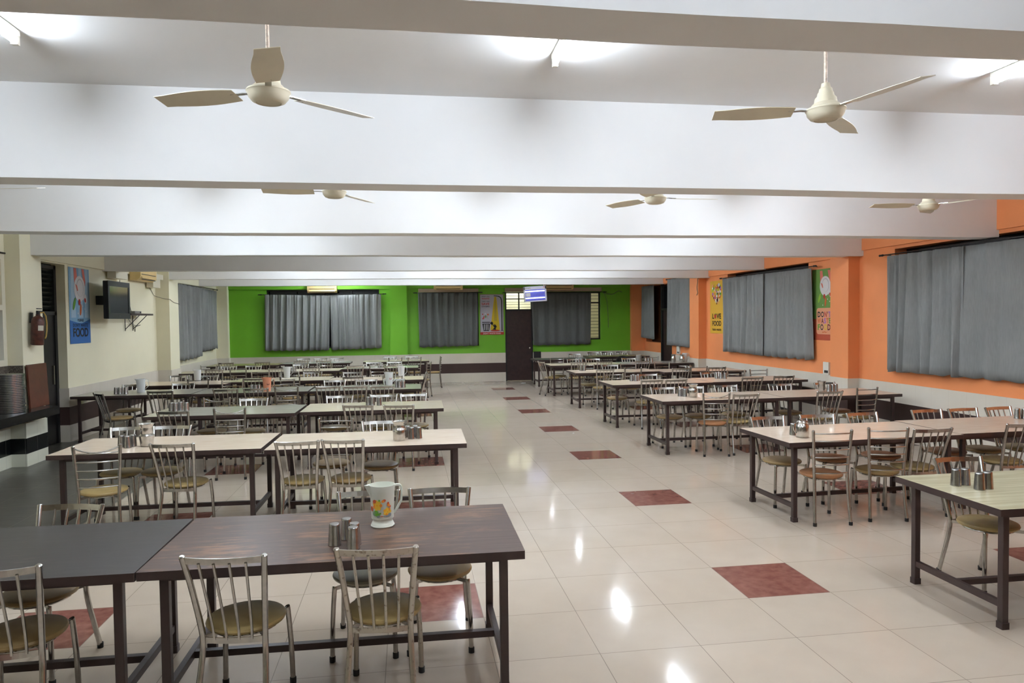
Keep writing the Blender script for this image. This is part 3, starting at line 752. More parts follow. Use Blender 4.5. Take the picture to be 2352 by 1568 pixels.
# ------------------------------------------------------------------ lamps
glow = mat('lit_tube', (1, 1, 1), .4, emit=(.81, .91, 1.04), estr=TUBE)
def tube_light(x, yc, label):
    t = thing('fluorescent_light', label, 'light', (x, yc, ZC), group='fluorescent ceiling tubes')
    MB().bev(-.02, .02, -.61, .61, -.035, 0, .006, axis='y').build('housing', whiteplastic, t)
    MB().tube([(0, -.585, -.062), (0, .585, -.062)], .0135, n=12).build('tube', glow, t)
    for s in (-1, 1): MB().box(-.016, .016, s * .6 - .015, s * .6 + .015, -.08, -.03).build('lamp_holder', whiteplastic, t)
    return t
BAYC = {1: -.88, 2: 2.17, 3: 4.95, 4: 7.87, 5: 10.83, 6: 13.77, 7: 16.25}
tube_light(-3.1, BAYC[1], 'lit white tube light at the left edge of the front ceiling bay')
tube_light(-.16, BAYC[1], 'lit white tube light in the middle of the front ceiling bay')
tube_light(2.77, BAYC[1], 'lit white tube light at the right edge of the front ceiling bay')
for bay, xs in LAMPS.items():
    for x in xs:
        tube_light(x, BAYC[bay], 'lit white tube light hidden above the ceiling beams further back')
for x in REARLAMPS: tube_light(x, -3.7, 'lit white tube light on the ceiling behind the viewer')
tl = tube_light(2.6, 18.0, 'lit tube light in the corridor beyond the back door')

# ------------------------------------------------------------------ ceiling fans
rodm = mat('rusty_ivory_rod', (.62, .50, .40), .5, noise=.35, nscale=60)
def fan(x, y, ang, label):
    t = thing('ceiling_fan', label, 'fan', (x, y, 2.975), group='ceiling fans')
    MB().tube([(0, 0, .18), (0, 0, ZC - 2.975)], .0095, n=10).build('down_rod', rodm, t)
    MB().lathe([(0, .20), (.022, .198), (.026, .175), (.034, .168), (.036, .152), (.042, .146), (.044, .130), (.056, .118), (.060, .092), (.072, .082), (.084, .068), (.09, .062)], n=28).build('canopy', ivory, t)
    MB().lathe([(.0, .066), (.09, .066), (.104, .060), (.106, .052), (.100, .046), (.096, .028), (.080, .008), (.066, .002), (.060, .0), (.057, .004), (0, .002)], n=36).build('motor', ivory, t)
    for k in range(3):
        a = math.radians(ang + 120 * k); b = MB()
        n = 8; v = []; L0, L1 = .17, .60
        for i in range(n + 1):
            u = i / n; r = L0 + (L1 - L0) * u; w = .052 + .018 * math.sin(PI * min(1, u * 1.1)); 
            for s in (-1, 1): v.append((r, s * w, .052 + s * w * .20)); v.append((r, s * w, .049 + s * w * .20))
        f = []
        for i in range(n):
            o = i * 4; f += [[o, o + 2, o + 6, o + 4], [o + 1, o + 5, o + 7, o + 3], [o, o + 4, o + 5, o + 1], [o + 2, o + 3, o + 7, o + 6]]
        f += [[0, 1, 3, 2], [n * 4, n * 4 + 2, n * 4 + 3, n * 4 + 1]]
        b.add(v, f, 0)
        bl = b.build('blade', ivory, t, rot=(0, 0, a))
        MB().strip([(.09, 0, .052), (.13, 0, .056), (.20, 0, .053)], .03, .004, up=(0, 1, 0)).build('blade_arm', steel, bl)
    return t
fan(-1.706, -.82, 40, 'ivory ceiling fan on the long rod, front left')
fan(1.233, -.83, 45, 'ivory ceiling fan on the long rod, front right')
fan(-1.664, 1.90, 62, 'ivory ceiling fan below the second beam, left one of the three whose motors show')
fan(1.28, 2.0, 0, 'ivory ceiling fan below the second beam, middle one of the three whose motors show')
fan(4.29, 2.2, 54, 'ivory ceiling fan below the second beam, by the orange wall')
fan(-4.6, 2.0, -10, 'ivory ceiling fan showing just one blade at the left edge of the photo')

# ------------------------------------------------------------------ air conditioners and wall fittings
def ac(label, cx, y, z0, z1, w, open_=True, rz=0, bracket=False):
    t = thing('air_conditioner', label, 'air conditioner', (cx, y, z0), rz, 'split air conditioners')
    h = z1 - z0
    prof = [(0, 0), (-.13, 0), (-.19, .05), (-.20, .09), (-.20, h - .02), (-.18, h), (0, h)]
    MB().prism([(p[0], p[1]) for p in prof], -w / 2, w / 2, 'x').build('body', beige_ac, t)
    MB().box(-w / 2 + .06, w / 2 - .06, -.206, -.199, h * .42, h * .47).build('grille_slot', black, t)
    MB().add([(-w / 2 + .05, -.197, .075), (w / 2 - .05, -.197, .075), (w / 2 - .05, -.215, .04), (-w / 2 + .05, -.215, .04), (-w / 2 + .05, -.203, .078), (w / 2 - .05, -.203, .078), (w / 2 - .05, -.221, .043), (-w / 2 + .05, -.221, .043)], [(0, 1, 2, 3), (7, 6, 5, 4), (0, 4, 5, 1), (3, 2, 6, 7), (0, 3, 7, 4), (1, 5, 6, 2)]).build('louvre_flap', beige_ac, t)
    MB().box(-w / 2 + .07, w / 2 - .07, -.20, -.193, .015, .03).build('lower_slot', black, t)
    if bracket: MB().box(-w / 2 + .1, w / 2 - .1, 0, .06, .07, .2).build('wall_bracket', beige_ac, t)
    return t
ac('yellowed air conditioner above the paired curtains on the left green wall', -3.51, YB - .04, 2.73, 2.99, .84)
ac('yellowed air conditioner above the single charcoal curtain', .17, YB - .10, 2.80, 3.06, .86, bracket=True)
ac('yellowed air conditioner above the dark curtain right of the back door', 3.54, YB - .10, 2.79, 3.06, .92, bracket=True)
ac('yellowed air conditioner high on the left wall near the television', -6.455, 10.95, 2.76, 3.03, .9, rz=PI / 2)
bx = mat('off_white_painted_wood', (.66, .62, .50), .6)
def wallbox(label, y0, y1, z0, z1, d):
    t = thing('wall_box', label, 'box', (-6.46, (y0 + y1) / 2, z0), group='white boxes on the left wall')
    MB().box(0, d, (y0 - y1) / 2, (y1 - y0) / 2, 0, z1 - z0).build('body', bx, t)
    MB().box(d - .002, d + .012, (y0 - y1) / 2 - .02, (y1 - y0) / 2 + .16, (z1 - z0) * .62, z1 - z0).build('cover', bx, t)
wallbox('white wall box right above the television', 9.45, 10.0, 2.74, 3.0, .15)
wallbox('white wall box between the air conditioner and the cream pillar', 11.42, 11.85, 2.66, 2.95, .13)

# television, shelf, set-top box
t = thing('television', 'dark grey flat television on the cream left wall', 'television', (-6.15, 9.12, 2.32), PI / 2)
tvg = mat('dark_grey_plastic', (.035, .037, .037), .4)
b = MB(); b.bev(-.475, .475, 0, .075, -.33, .33, .02, axis='y'); b.box(-.3, .3, .07, .13, -.2, .2); b.build('casing', black, t)
b = MB()
for x0, x1, z0, z1 in ((-.48, .48, .24, .33), (-.48, .48, -.33, -.23), (-.48, -.42, -.24, .25), (.42, .48, -.24, .25)): b.box(x0, x1, -.012, .002, z0, z1)
b.build('bezel', tvg, t)
MB().box(-.42, .42, -.004, .001, -.235, .245).build('screen', mat('black_screen', (.012, .012, .013), .12), t)
MB().box(-.015, .015, -.014, -.011, -.29, -.275).build('maker_mark', steel, t)
MB().box(-.1, .1, .13, .345, -.08, .08).build('wall_mount', black, t)
t = thing('bracket_shelf', 'brown shelf on two thin brackets right of the television', 'shelf', (-6.48, 10.3, 2.06))
MB().box(.0, .30, -.55, .62, 0, .035).build('shelf_board', frame_brown, t)
for y in (-.05, .34):
    b = MB(); b.tube([(.005, y, .0), (.005, y, -.30)], .008, n=6); b.tube([(.005, y, -.27), (.27, y, 0)], .007, n=6); b.build('bracket', blackframe, t)
t = thing('set_top_box', 'grey set-top box lying on the bracket shelf', 'set-top box', (-6.32, 10.28, 2.097))
MB().bev(-.08, .08, -.17, .17, 0, .045, .008).build('body', mat('grey_plastic', (.25, .24, .22), .4), t)
MB().box(.078, .083, .08, .15, .012, .034).build('display', black, t)
cab = mat('grey_cable', (.13, .12, .09), .6)
def cable(label, pts, r=.006):
    P = [Vector(p) for p in pts]; out = []
    for i in range(len(P) - 1):
        p0, p1, p2, p3 = P[max(i - 1, 0)], P[i], P[i + 1], P[min(i + 2, len(P) - 1)]
        for k in range(8):
            u = k / 8; out.append(.5 * ((2 * p1) + (-p0 + p2) * u + (2 * p0 - 5 * p1 + 4 * p2 - p3) * u * u + (-p0 + 3 * p1 - 3 * p2 + p3) * u ** 3))
    out.append(P[-1])
    return tag(MB().tube(out, r, n=6).build('cable', cab), label, 'cable', 'loose cables')
cable('thin cable curling from the wall box down to the set-top box', [(-6.49, 10.1, 2.74), (-6.49, 10.12, 2.5), (-6.49, 10.5, 2.3), (-6.47, 10.55, 2.16), (-6.38, 10.40, 2.12)])
cable('thin cable drooping from the left air conditioner towards the far left window', [(-6.47, 11.45, 2.8), (-6.49, 11.85, 2.55), (-6.49, 11.95, 2.5), (-6.33, 12.03, 2.44), (-6.2, 12.03, 2.42), (-6.205, 12.1, 2.41), (-6.21, 12.35, 2.36), (-6.21, 12.66, 2.34), (-6.208, 12.69, 2.33), (-6.3, 12.70, 2.32), (-6.48, 12.72, 2.3), (-6.49, 12.9, 2.28), (-6.49, 13.1, 2.2)])
cable('tangle of cable hanging below the bracket shelf', [(-6.46, 10.3, 2.06), (-6.46, 10.5, 1.92), (-6.46, 10.75, 1.86), (-6.46, 11.0, 1.87), (-6.46, 10.75, 1.83), (-6.46, 10.7, 1.74), (-6.46, 10.62, 1.86), (-6.46, 10.4, 1.9)])
cable('black cable running along the green wall in the far right corner', [(5.0, 17.085, 2.68), (5.3, 17.085, 2.64), (5.5, 17.085, 2.74), (5.62, 17.085, 2.7)], .008)
cable('thin cable hanging down the green wall right of the small window', [(5.05, 17.085, 2.68), (5.13, 17.085, 2.4), (5.16, 17.085, 2.0), (5.17, 17.085, 1.6)], .006)
cable('dark cord dangling from a hook beside the far orange pillar', [(6.28, 12.2, 2.86), (6.09, 12.28, 2.86), (6.085, 12.32, 2.75), (6.085, 12.36, 2.62), (6.085, 12.32, 2.5), (6.085, 12.38, 2.44)], .008)
cable('white cord hanging at the end of the fourth right table by the orange wall', [(6.085, 7.95, .738), (6.13, 7.93, .70), (6.15, 7.88, .55), (6.19, 7.8, .40), (6.26, 7.7, .33)], .006)
def switch(label, x, y, z, w, h, axis='y'):
    t = thing('switch_board', label, 'switch', (x, y, z), group='switch boards on the orange wall')
    MB().box(-.03, 0, -w / 2, w / 2, -h / 2, h / 2).build('plate', whiteplastic, t)
    for k in range(2): MB().box(-.037, -.029, -w / 4 + k * w / 3 - .02, -w / 4 + k * w / 3 + .02, -h / 2 + .03, -h / 2 + .075).build('socket', black, t)
switch('white switch board low on the orange wall below the green poster', 6.3, 7.15, .965, .17, .22)
switch('white switch board with yellow and black sticker below the narrow curtain', 6.3, 14.1, 1.0, .22, .24)
tag(MB().box(2.78, 3.01, YB - .028, YB - .018, .69, .89).build('black_panel', black), 'small black panel set in the tiles right of the back door', 'panel')

t = thing('plastic_chair', 'black round-backed plastic chair tucked between the far right tables', 'chair', (4.95, 14.75, 0))
b = MB(); v = []; f_ = []; n = 14
for i in range(n + 1):
    a = math.radians(200 + 140 * i / n)
    for j in range(7):
        q = j / 6; top = .40 + .42 * q * (1 - .55 * abs(2 * i / n - 1) ** 3)
        r = .21 + .035 * q
        v.append((r * math.cos(a), r * math.sin(a) * .95, top))
for i in range(n):
    for j in range(6): f_.append([i * 7 + j, i * 7 + 7 + j, i * 7 + 8 + j, i * 7 + j + 1])
b.add(v, f_, 0, True); o = b.build('back_shell', black, t, rot=(0, 0, PI)); so = o.modifiers.new('thickness', 'SOLIDIFY'); so.thickness = .008
MB().prism(rrect(-.21, .21, -.21, .21, .08, 5), .40, .42).build('seat', black, t)
for sx in (-1, 1):
    for sy in (-1, 1): MB().tube([(sx * .21, sy * .21, 0), (sx * .16, sy * .16, .40)], [.014, .02], n=8).build('leg', black, t)
# fire extinguisher in its worn brown cover on the left pillar
t = thing('fire_extinguisher', 'brown fire extinguisher with yellow hose hung on the left pillar', 'fire extinguisher', (-6.055, 6.05, 1.625), 0, rot=(0, math.radians(3), 0))
ext = mat('worn_red_brown_enamel', (.075, .022, .013), .4, noise=.45, nscale=18)
MB().lathe([(0, 0), (.068, 0), (.078, .012), (.078, .33), (.066, .37), (.035, .395), (.028, .40), (.028, .42), (0, .42)], n=28).build('cylinder', ext, t)
b = MB(); b.lathe([(0, .42), (.024, .42), (.026, .455), (0, .46)], n=14); b.box(-.012, .012, -.03, .09, .455, .47); b.box(-.012, .012, -.03, .075, .49, .503); b.build('valve', blackframe, t)
MB().tube([(.02, .0, .44), (.04, .06, .45), (.05, .10, .40), (.055, .125, .30), (.06, .115, .2), (.075, .07, .12), (.082, .03, .09)], .010, n=8).build('hose', mat('yellow_brown_rubber', (.36, .23, .05), .5), t)
b = MB()
for k in range(6):
    a0, a1 = math.radians(-62 + 9 * k), math.radians(-62 + 9 * (k + 1)); r = .0792
    b.add([(r * math.cos(a0), r * math.sin(a0), .20), (r * math.cos(a1), r * math.sin(a1), .20), (r * math.cos(a1), r * math.sin(a1), .27), (r * math.cos(a0), r * math.sin(a0), .27)], [(0, 1, 2, 3)])
b.build('torn_label', mat('dirty_paper', (.5, .47, .38), .8), t)
MB().box(-.099, -.07, -.02, .02, .30, .44).build('wall_hook', blackframe, t)

# counter, leaning board, plates
slab = [(-6.32, 1.5), (-5.88, 1.5), (-5.88, 6.22), (-6.13, 6.22), (-6.13, 5.85), (-6.32, 5.85)]
tag(MB().prism(slab, .66, .775, 'z').build('countertop', blackgranite), 'polished black granite serving counter along the left wall', 'counter')
b = MB(); v = [(-6.118, 5.90), (-6.118, 6.40)]
bd = tag(MB().box(-.012, .012, -.25, .25, 0, .59).build('leaning_board', mat('red_brown_laminate', (.10, .032, .018), .35, noise=.2, nscale=7)), 'red brown board leaning against the left pillar behind the counter', 'board')
bd.location = (-6.09, 6.13, .776); bd.rotation_euler = (0, math.radians(-2.6), 0)
pm = mat('plate_steel', (.36, .38, .40), .25, 1.)
pz = .776
rp = random.Random(5)
p0 = MB().lathe([(0, .004), (.125, .004), (.145, .020), (.160, .0225), (.1625, .021), (.163, .004), (.160, .003), (.158, .017), (.146, .015), (.128, 0), (0, 0)], n=40).build('steel_plate', pm)
tag(p0, 'steel dining plate in the tall stack on the black counter', 'plate', 'steel plates stacked on the counter')
p0.location = (-6.145, 5.52, pz)
for k in range(1, 22):
    c = p0.copy(); COL.objects.link(c); c.location = (-6.145 + rp.uniform(-.006, .006), 5.52 + rp.uniform(-.008, .008), pz + k * .0225); c.rotation_euler = (0, 0, rp.uniform(0, 6))
scrap = mat('white_paper', (.8, .8, .78), .8)
o = tag(MB().prism([(0, 0), (.12, .01), (.14, .06), (.05, .09), (-.01, .05)], 0, .003).build('paper_scrap', scrap), 'white paper scrap on the floor in front of the back door', 'paper'); o.location = (2.25, 16.2, .001)
o = tag(MB().prism([(0, 0), (.03, .01), (.035, .025), (.01, .03)], 0, .002).build('paper_scrap', scrap), 'tiny white scrap on the aisle floor beside the fourth red tile', 'paper'); o.location = (1.62, 6.95, .001)

# ------------------------------------------------------------------ posters
def ink(name, c): return mat('ink_' + name, c, .55, spec=.3)
K = ink('black', (.010, .010, .012)); W = ink('white', (.62, .60, .60)); RED = ink('red', (.42, .045, .03)); YEL = ink('yellow', (.58, .42, .02)); PINK = ink('coral', (.62, .17, .13))
GRN = ink('leaf', (.10, .26, .03)); LGRN = ink('lime', (.26, .46, .05)); BLU = ink('blue', (.03, .12, .34)); SKY = ink('sky', (.20, .36, .52)); PALE = ink('pale_blue', (.34, .47, .58)); GRY = ink('grey', (.42, .40, .42)); ORG = ink('orange_red', (.55, .13, .03)); MAR = ink('maroon', (.12, .015, .02)); PUR = ink('purple', (.30, .12, .42)); PEACH = ink('peach', (.66, .30, .17)); CRM = ink('cream', (.62, .56, .36))
def sheet(parent, name, pts, m, y, label=None):
    o = MB().prism(pts, y - .0008, y, 'y').build(name, m, parent)
    if label: o['label'] = label
    return o
def words(parent, s, x0, x1, z0, z1, m, y=-.006, name='lettering', bold=.012):
    cu = bpy.data.curves.new('t', 'FONT'); cu.body = s; cu.size = 1; cu.offset = bold; cu.extrude = .0
    o = bpy.data.objects.new('t', cu); COL.objects.link(o)
    bpy.context.view_layer.update()
    me = bpy.data.meshes.new_from_object(o.evaluated_get(bpy.context.evaluated_depsgraph_get()))
    bpy.data.objects.remove(o); bpy.data.curves.remove(cu)
    xs = [v.co.x for v in me.vertices]; zs = [v.co.y for v in me.vertices]
    a, c, e, g = min(xs), max(xs), min(zs), max(zs)
    for v in me.vertices:
        v.co = (x0 + (v.co.x - a) / (c - a) * (x1 - x0), y, z0 + (v.co.y - e) / (g - e) * (z1 - z0))
    me.materials.clear(); me.materials.append(m); me.name = name
    q = bpy.data.objects.new(name, me); COL.objects.link(q); q.parent = parent
    return q
def rect(x0, x1, z0, z1): return [(x0, z0), (x1, z0), (x1, z1), (x0, z1)]
def pouring_plate(p, cx, cz, s, y, leaf):
    """two arms tipping a white plate of food"""
    q = 1.55 * s
    sheet(p, 'arm', [(cx - .40 * q, cz + 1.25 * s), (cx - .16 * q, cz + 1.25 * s), (cx - .05 * q, cz + .35 * s), (cx - .18 * q, cz - .02 * s), (cx - .36 * q, cz + .25 * s)], PINK, y)
    sheet(p, 'arm', [(cx + .34 * q, cz + 1.25 * s), (cx + .56 * q, cz + 1.25 * s), (cx + .70 * q, cz + .45 * s), (cx + .66 * q, cz + .1 * s), (cx + .52 * q, cz + .3 * s)], PINK, y)
    sheet(p, 'plate', ell(cx + .12 * q, cz - .1 * s, .52 * q, .86 * s, 28), W, y - .001)
    sheet(p, 'plate_well', ell(cx + .15 * q, cz - .02 * s, .33 * q, .60 * s, 24), GRY, y - .002)
    sheet(p, 'plate_centre', ell(cx + .14 * q, cz - .06 * s, .30 * q, .55 * s, 24), W, y - .003)
    sheet(p, 'thumb', [(cx - .30 * q, cz + .2 * s), (cx - .12 * q, cz + .1 * s), (cx - .05 * q, cz - .22 * s), (cx - .14 * q, cz - .26 * s)], PINK, y - .004)
    sheet(p, 'leaf', ell(cx - .42 * q, cz - 1.12 * s, .10 * q, .46 * s, 14, rot=-25), leaf, y - .002)
    sheet(p, 'chilli', ell(cx + .16 * q, cz - 1.5 * s, .08 * q, .40 * s, 14, rot=-8), ORG, y - .002)
    sheet(p, 'tomato', ell(cx + .05 * q, cz - 1.0 * s, .10 * q, .22 * s, 14), RED, y - .004)
    sheet(p, 'radish', ell(cx + .62 * q, cz - .75 * s, .16 * q, .34 * s, 14, rot=20), W, y - .002)
    sheet(p, 'radish_flesh', ell(cx + .60 * q, cz - .85 * s, .08 * q, .16 * s, 12, rot=20), RED, y - .003)
    for k, (a, c) in enumerate(((.55, -1.45), (.68, -1.6), (-.1, -1.75), (.35, -1.25), (-.35, -.8))): sheet(p, 'crumb', ell(cx + a * q, cz + c * s, .03 * q, .06 * s, 8), W, y - .002)
# blue poster, left wall
t = thing('food_poster', 'blue poster reading please don\'t waste food on the left wall', 'poster', (-6.495, 8.39, 2.21), PI / 2, 'food waste posters')
w2, h2 = .375, .63
sheet(t, 'paper', rect(-w2, w2, -h2, h2), SKY, -.001)
for k, (a, c) in enumerate(((-.30, -.16), (-.02, .10), (.22, .33))): sheet(t, 'light_ray', [(a, h2), (a + .1, h2), (c + .02, -.2), (c - .16, -.2)], PALE, -.002)
sheet(t, 'deep_blue_field', [(-w2, -h2), (w2, -h2), (w2, -.22), (.08, -.29), (-.05, -.29), (-w2, -.24)], BLU, -.003)
pouring_plate(t, -.04, .31, .25, -.004, GRN)
words(t, 'PLEASE', -.10, .12, -.262, -.218, K); words(t, "DON'T WASTE", -.27, .27, -.35, -.295, K); words(t, 'FOOD', -.27, .28, -.52, -.37, K, bold=.03)
# green poster, right wall, running behind the pillar
t = thing('food_poster', 'green and orange poster reading don\'t waste food, half behind the pillar', 'poster', (6.296, 7.20, 2.095), -PI / 2, 'food waste posters')
w2, h2 = .42, .635
sheet(t, 'paper', rect(-w2, w2, -h2, h2), mat('ink_meadow', (.13, .27, .055), .55), -.001)
sheet(t, 'orange_field', rect(-w2, w2, -h2, -.255), mat('ink_brick', (.40, .065, .025), .55), -.002)
pouring_plate(t, -.045, .35, .205, -.003, LGRN)
sheet(t, 'text_panel', rrect(-.27, .40, -.53, -.06, .06, 5), PEACH, -.006)
for s, c, x0, x1, z0, z1 in (('D', K, -.23, -.12, -.225, -.125), ('O', K, -.10, .01, -.225, -.125), ('N', RED, .03, .12, -.225, -.125), ("'", K, .14, .16, -.165, -.125), ('T', PUR, .18, .27, -.225, -.125),
                             ('W', ORG, -.24, -.10, -.335, -.24), ('A', MAR, -.09, 0, -.335, -.24), ('S', PUR, .01, .09, -.335, -.24), ('T', ORG, .10, .19, -.335, -.24), ('E', GRN, .20, .27, -.335, -.24),
                             ('F', GRN, -.23, -.13, -.455, -.35), ('O', K, -.12, -.01, -.455, -.35), ('O', YEL, .02, .13, -.455, -.35), ('D', MAR, .15, .26, -.455, -.35)):
    words(t, s, -.235 + (x0 + .235) * .8, -.235 + (x1 + .235) * .8, z0, z1, c, -.008, bold=.03)
sheet(t, 'squiggle', [(-.10, -.50), (-.06, -.475), (-.05, -.49), (.0, -.47), (.01, -.49), (.08, -.48), (.05, -.495), (0, -.505), (-.02, -.49), (-.06, -.505)], ORG, -.007)
# yellow poster
t = thing('food_poster', 'narrow yellow poster reading love food hate waste beside the orange pillar', 'poster', (6.296, 11.68, 2.13), -PI / 2, 'food waste posters')
w2, h2 = .37, .63
sheet(t, 'paper', rect(-w2, w2, -h2, h2), mat('ink_amber', (.62, .36, .03), .55), -.001)
rp = random.Random(11); cols = [RED, ORG, CRM, W, LGRN, MAR, GRN, PUR, PEACH, YEL]
k = 0
for i in range(11):
    for j in range(12):
        u = -1 + 2 * i / 10; v_ = -1.25 + 2.45 * j / 11
        if (u * u + (v_ - abs(u) ** .67 * .75) ** 2) > 1.0: continue
        if rp.random() < .12: continue
        x = u * .27 + rp.uniform(-.015, .015); z = .25 + v_ * .22 + rp.uniform(-.01, .01); r = rp.uniform(.022, .050)
        sheet(t, 'food_piece', ell(x, z, r, r * rp.uniform(.6, 1.2), 10, rot=rp.uniform(0, 90)), cols[k * 7 % 10 if k % 3 else k % 4], -.002 - .0009 * (k % 4)); k += 1
words(t, 'L', -.235, -.14, -.28, -.155, K, bold=.02); words(t, 'VE', 0.0, .25, -.28, -.155, K, bold=.02); words(t, 'FOOD', -.235, .255, -.45, -.33, K, bold=.02); words(t, 'hate waste', -.235, .255, -.565, -.50, K)
sheet(t, 'strawberry', [(-.13, -.18), (-.07, -.165), (-.01, -.18), (-.02, -.25), (-.07, -.285), (-.12, -.25)], RED, -.006); sheet(t, 'strawberry_leaf', [(-.12, -.165), (-.07, -.18), (-.02, -.165), (-.06, -.15)], GRN, -.007)
# street-lamp poster on the green wall
t = thing('food_poster', 'white poster with yellow lamp beam beside the back door', 'poster', (1.50, YB - .005, 2.045), 0, 'food waste posters')
w2, h2 = .365, .62
sheet(t, 'frame', rect(-w2, w2, -h2, h2), mat('ink_brown_edge', (.20, .12, .07), .6), -.001)
sheet(t, 'paper', rect(-w2 + .012, w2 - .012, -h2 + .06, h2 - .012), mat('ink_lilac_white', (.42, .40, .46), .55), -.002)
sheet(t, 'red_strip', rect(-w2 + .004, w2 - .004, -h2 + .005, -.535), RED, -.003)
words(t, "DON'T WASTE FOOD", -.27, .27, -.60, -.555, W)
words(t, 'WHAT YOU', -.31, -.07, .535, .565, K); words(t, 'WASTE', -.31, -.07, .46, .51, RED, bold=.02); words(t, 'THAT CAN', -.31, -.07, .385, .415, K); words(t, 'SAVE', -.31, -.07, .29, .36, RED, bold=.02); words(t, 'OTHERS', -.31, -.07, .225, .265, K)
sheet(t, 'lamp_beam', [(.08, .54), (.14, .54), (.245, -.47), (-.05, -.47)], YEL, -.003)
sheet(t, 'lamp_glow', [(.1, .54), (.12, .54), (.16, -.2), (.06, -.2)], mat('ink_ochre', (.42, .32, .03), .55), -.004)
sheet(t, 'lamp_post', [(.295, -.49), (.325, -.49), (.32, .42), (.29, .52), (.22, .565), (.08, .58), (.05, .565), (.20, .545), (.265, .51), (.292, .42)], K, -.004)
sheet(t, 'lamp_base', rect(.275, .345, -.5, -.485), K, -.005)
sheet(t, 'red_mat', ell(.10, -.49, .15, .025, 20), RED, -.004)
sheet(t, 'figure_head', ell(-.01, -.265, .045, .045, 18), K, -.005); sheet(t, 'figure_body', [(.0, -.29), (.03, -.29), (.06, -.34), (.08, -.29), (.12, -.33), (.15, -.38), (.12, -.40), (.115, -.47), (.06, -.47), (.07, -.40)], K, -.006); sheet(t, 'figure_leg', [(.07, -.40), (.08, -.43), (.03, -.475), (.01, -.47)], K, -.0065)
sheet(t, 'drawn_plate', ell(-.18, .13, .105, .085, 24), GRY, -.003); sheet(t, 'drawn_plate_centre', ell(-.18, .125, .08, .06, 24), mat('ink_lilac_white', (.5, .5, .5)), -.004)
for x, z, r, m in ((-.28, .01, .02, RED), (-.12, .0, .028, ORG), (-.2, .03, .02, W), (-.14, -.07, .012, ORG), (-.12, -.11, .01, LGRN)): sheet(t, 'food_piece', ell(x, z, r, r, 10), m, -.004)
sheet(t, 'drawn_chilli', [(-.28, -.15), (-.24, -.13), (-.225, -.07), (-.235, -.02), (-.255, -.06), (-.27, -.10), (-.3, -.11)], RED, -.004); sheet(t, 'drawn_leaf', ell(-.19, -.06, .02, .045, 12), GRN, -.004)
sheet(t, 'bin_lid', rect(-.30, -.06, -.25, -.225), K, -.003)
sheet(t, 'bin', [(-.26, -.50), (-.09, -.50), (-.065, -.275), (-.295, -.275)], K, -.003)
for x in (-.245, -.19, -.135): sheet(t, 'bin_slot', rect(x, x + .022, -.475, -.295), W, -.004)

# ------------------------------------------------------------------ insect killer under the last beam
t = thing('insect_killer', 'tilted insect killer with two glowing blue-white tubes hanging near the back door', 'insect killer', (2.50, 15.16, 2.60), rot=(0, math.radians(-3.5), 0))
ikc = mat('lilac_white_metal', (.40, .385, .43), .4)
b = MB()
for x0, x1, z0, z1 in ((-.32, .32, -.22, -.185), (-.32, .32, .12, .21), (-.32, -.285, -.2, .2), (.285, .32, -.2, .2)): b.box(x0, x1, -.04, .04, z0, z1)
b.build('casing', ikc, t)
MB().box(-.29, .29, .03, .04, -.2, .15).build('reflector', mat('backing_painted_uv_light', (.10, .10, .38), .4), t)  # casing back; the tubes' blue light on it is painted into its colour
uv = mat('lit_uv_tube', (1, 1, 1), .4, emit=(.62, .72, 1.0), estr=1.1)
for z in (.075, -.115): MB().tube([(-.275, 0, z), (.27, 0, z)], .016, n=12).build('uv_tube', uv, t)
b = MB()
for k in range(38): x = -.275 + k * .0147; b.tube([(x, -.035, -.185), (x, -.035, .12)], .0018, n=5)
b.build('wire_grid', mat('dark_blue_wire', (.03, .035, .10), .4, .6), t)
MB().box(-.27, -.14, -.045, -.036, -.075, .035).build('maker_plate', mat('grey_label', (.42, .40, .38), .5), t)
b = MB(); rp = random.Random(3)
for k in range(5):
    x = -.275 + k * .032; b.box(x, x + .009, -.0425, -.04, .155, .175); b.box(x + .004, x + .022, -.0425, -.04, .155 + .012 * (k % 2), .163 + .012 * (k % 2))
b.build('printed_mark', K, t)
MB().box(-.29, -.12, -.0405, -.0400, .13, .19).build('label_strip', mat('grey_label', (.4, .4, .4)), t)
MB().prism(ell(.255, .17, .014, .014, 12), -.0425, -.04, 'y').build('red_mark', ORG, t)
MB().box(.282, .292, -.0425, -.04, .16, .178).build('rocker_switch', K, t)
for x in (-.25, .25): MB().tube([(x, 0, .20), (x * .98, .08, .262 + (.012 if x > 0 else -.018))], .004, n=6).build('hanging_wire', blackframe, t)

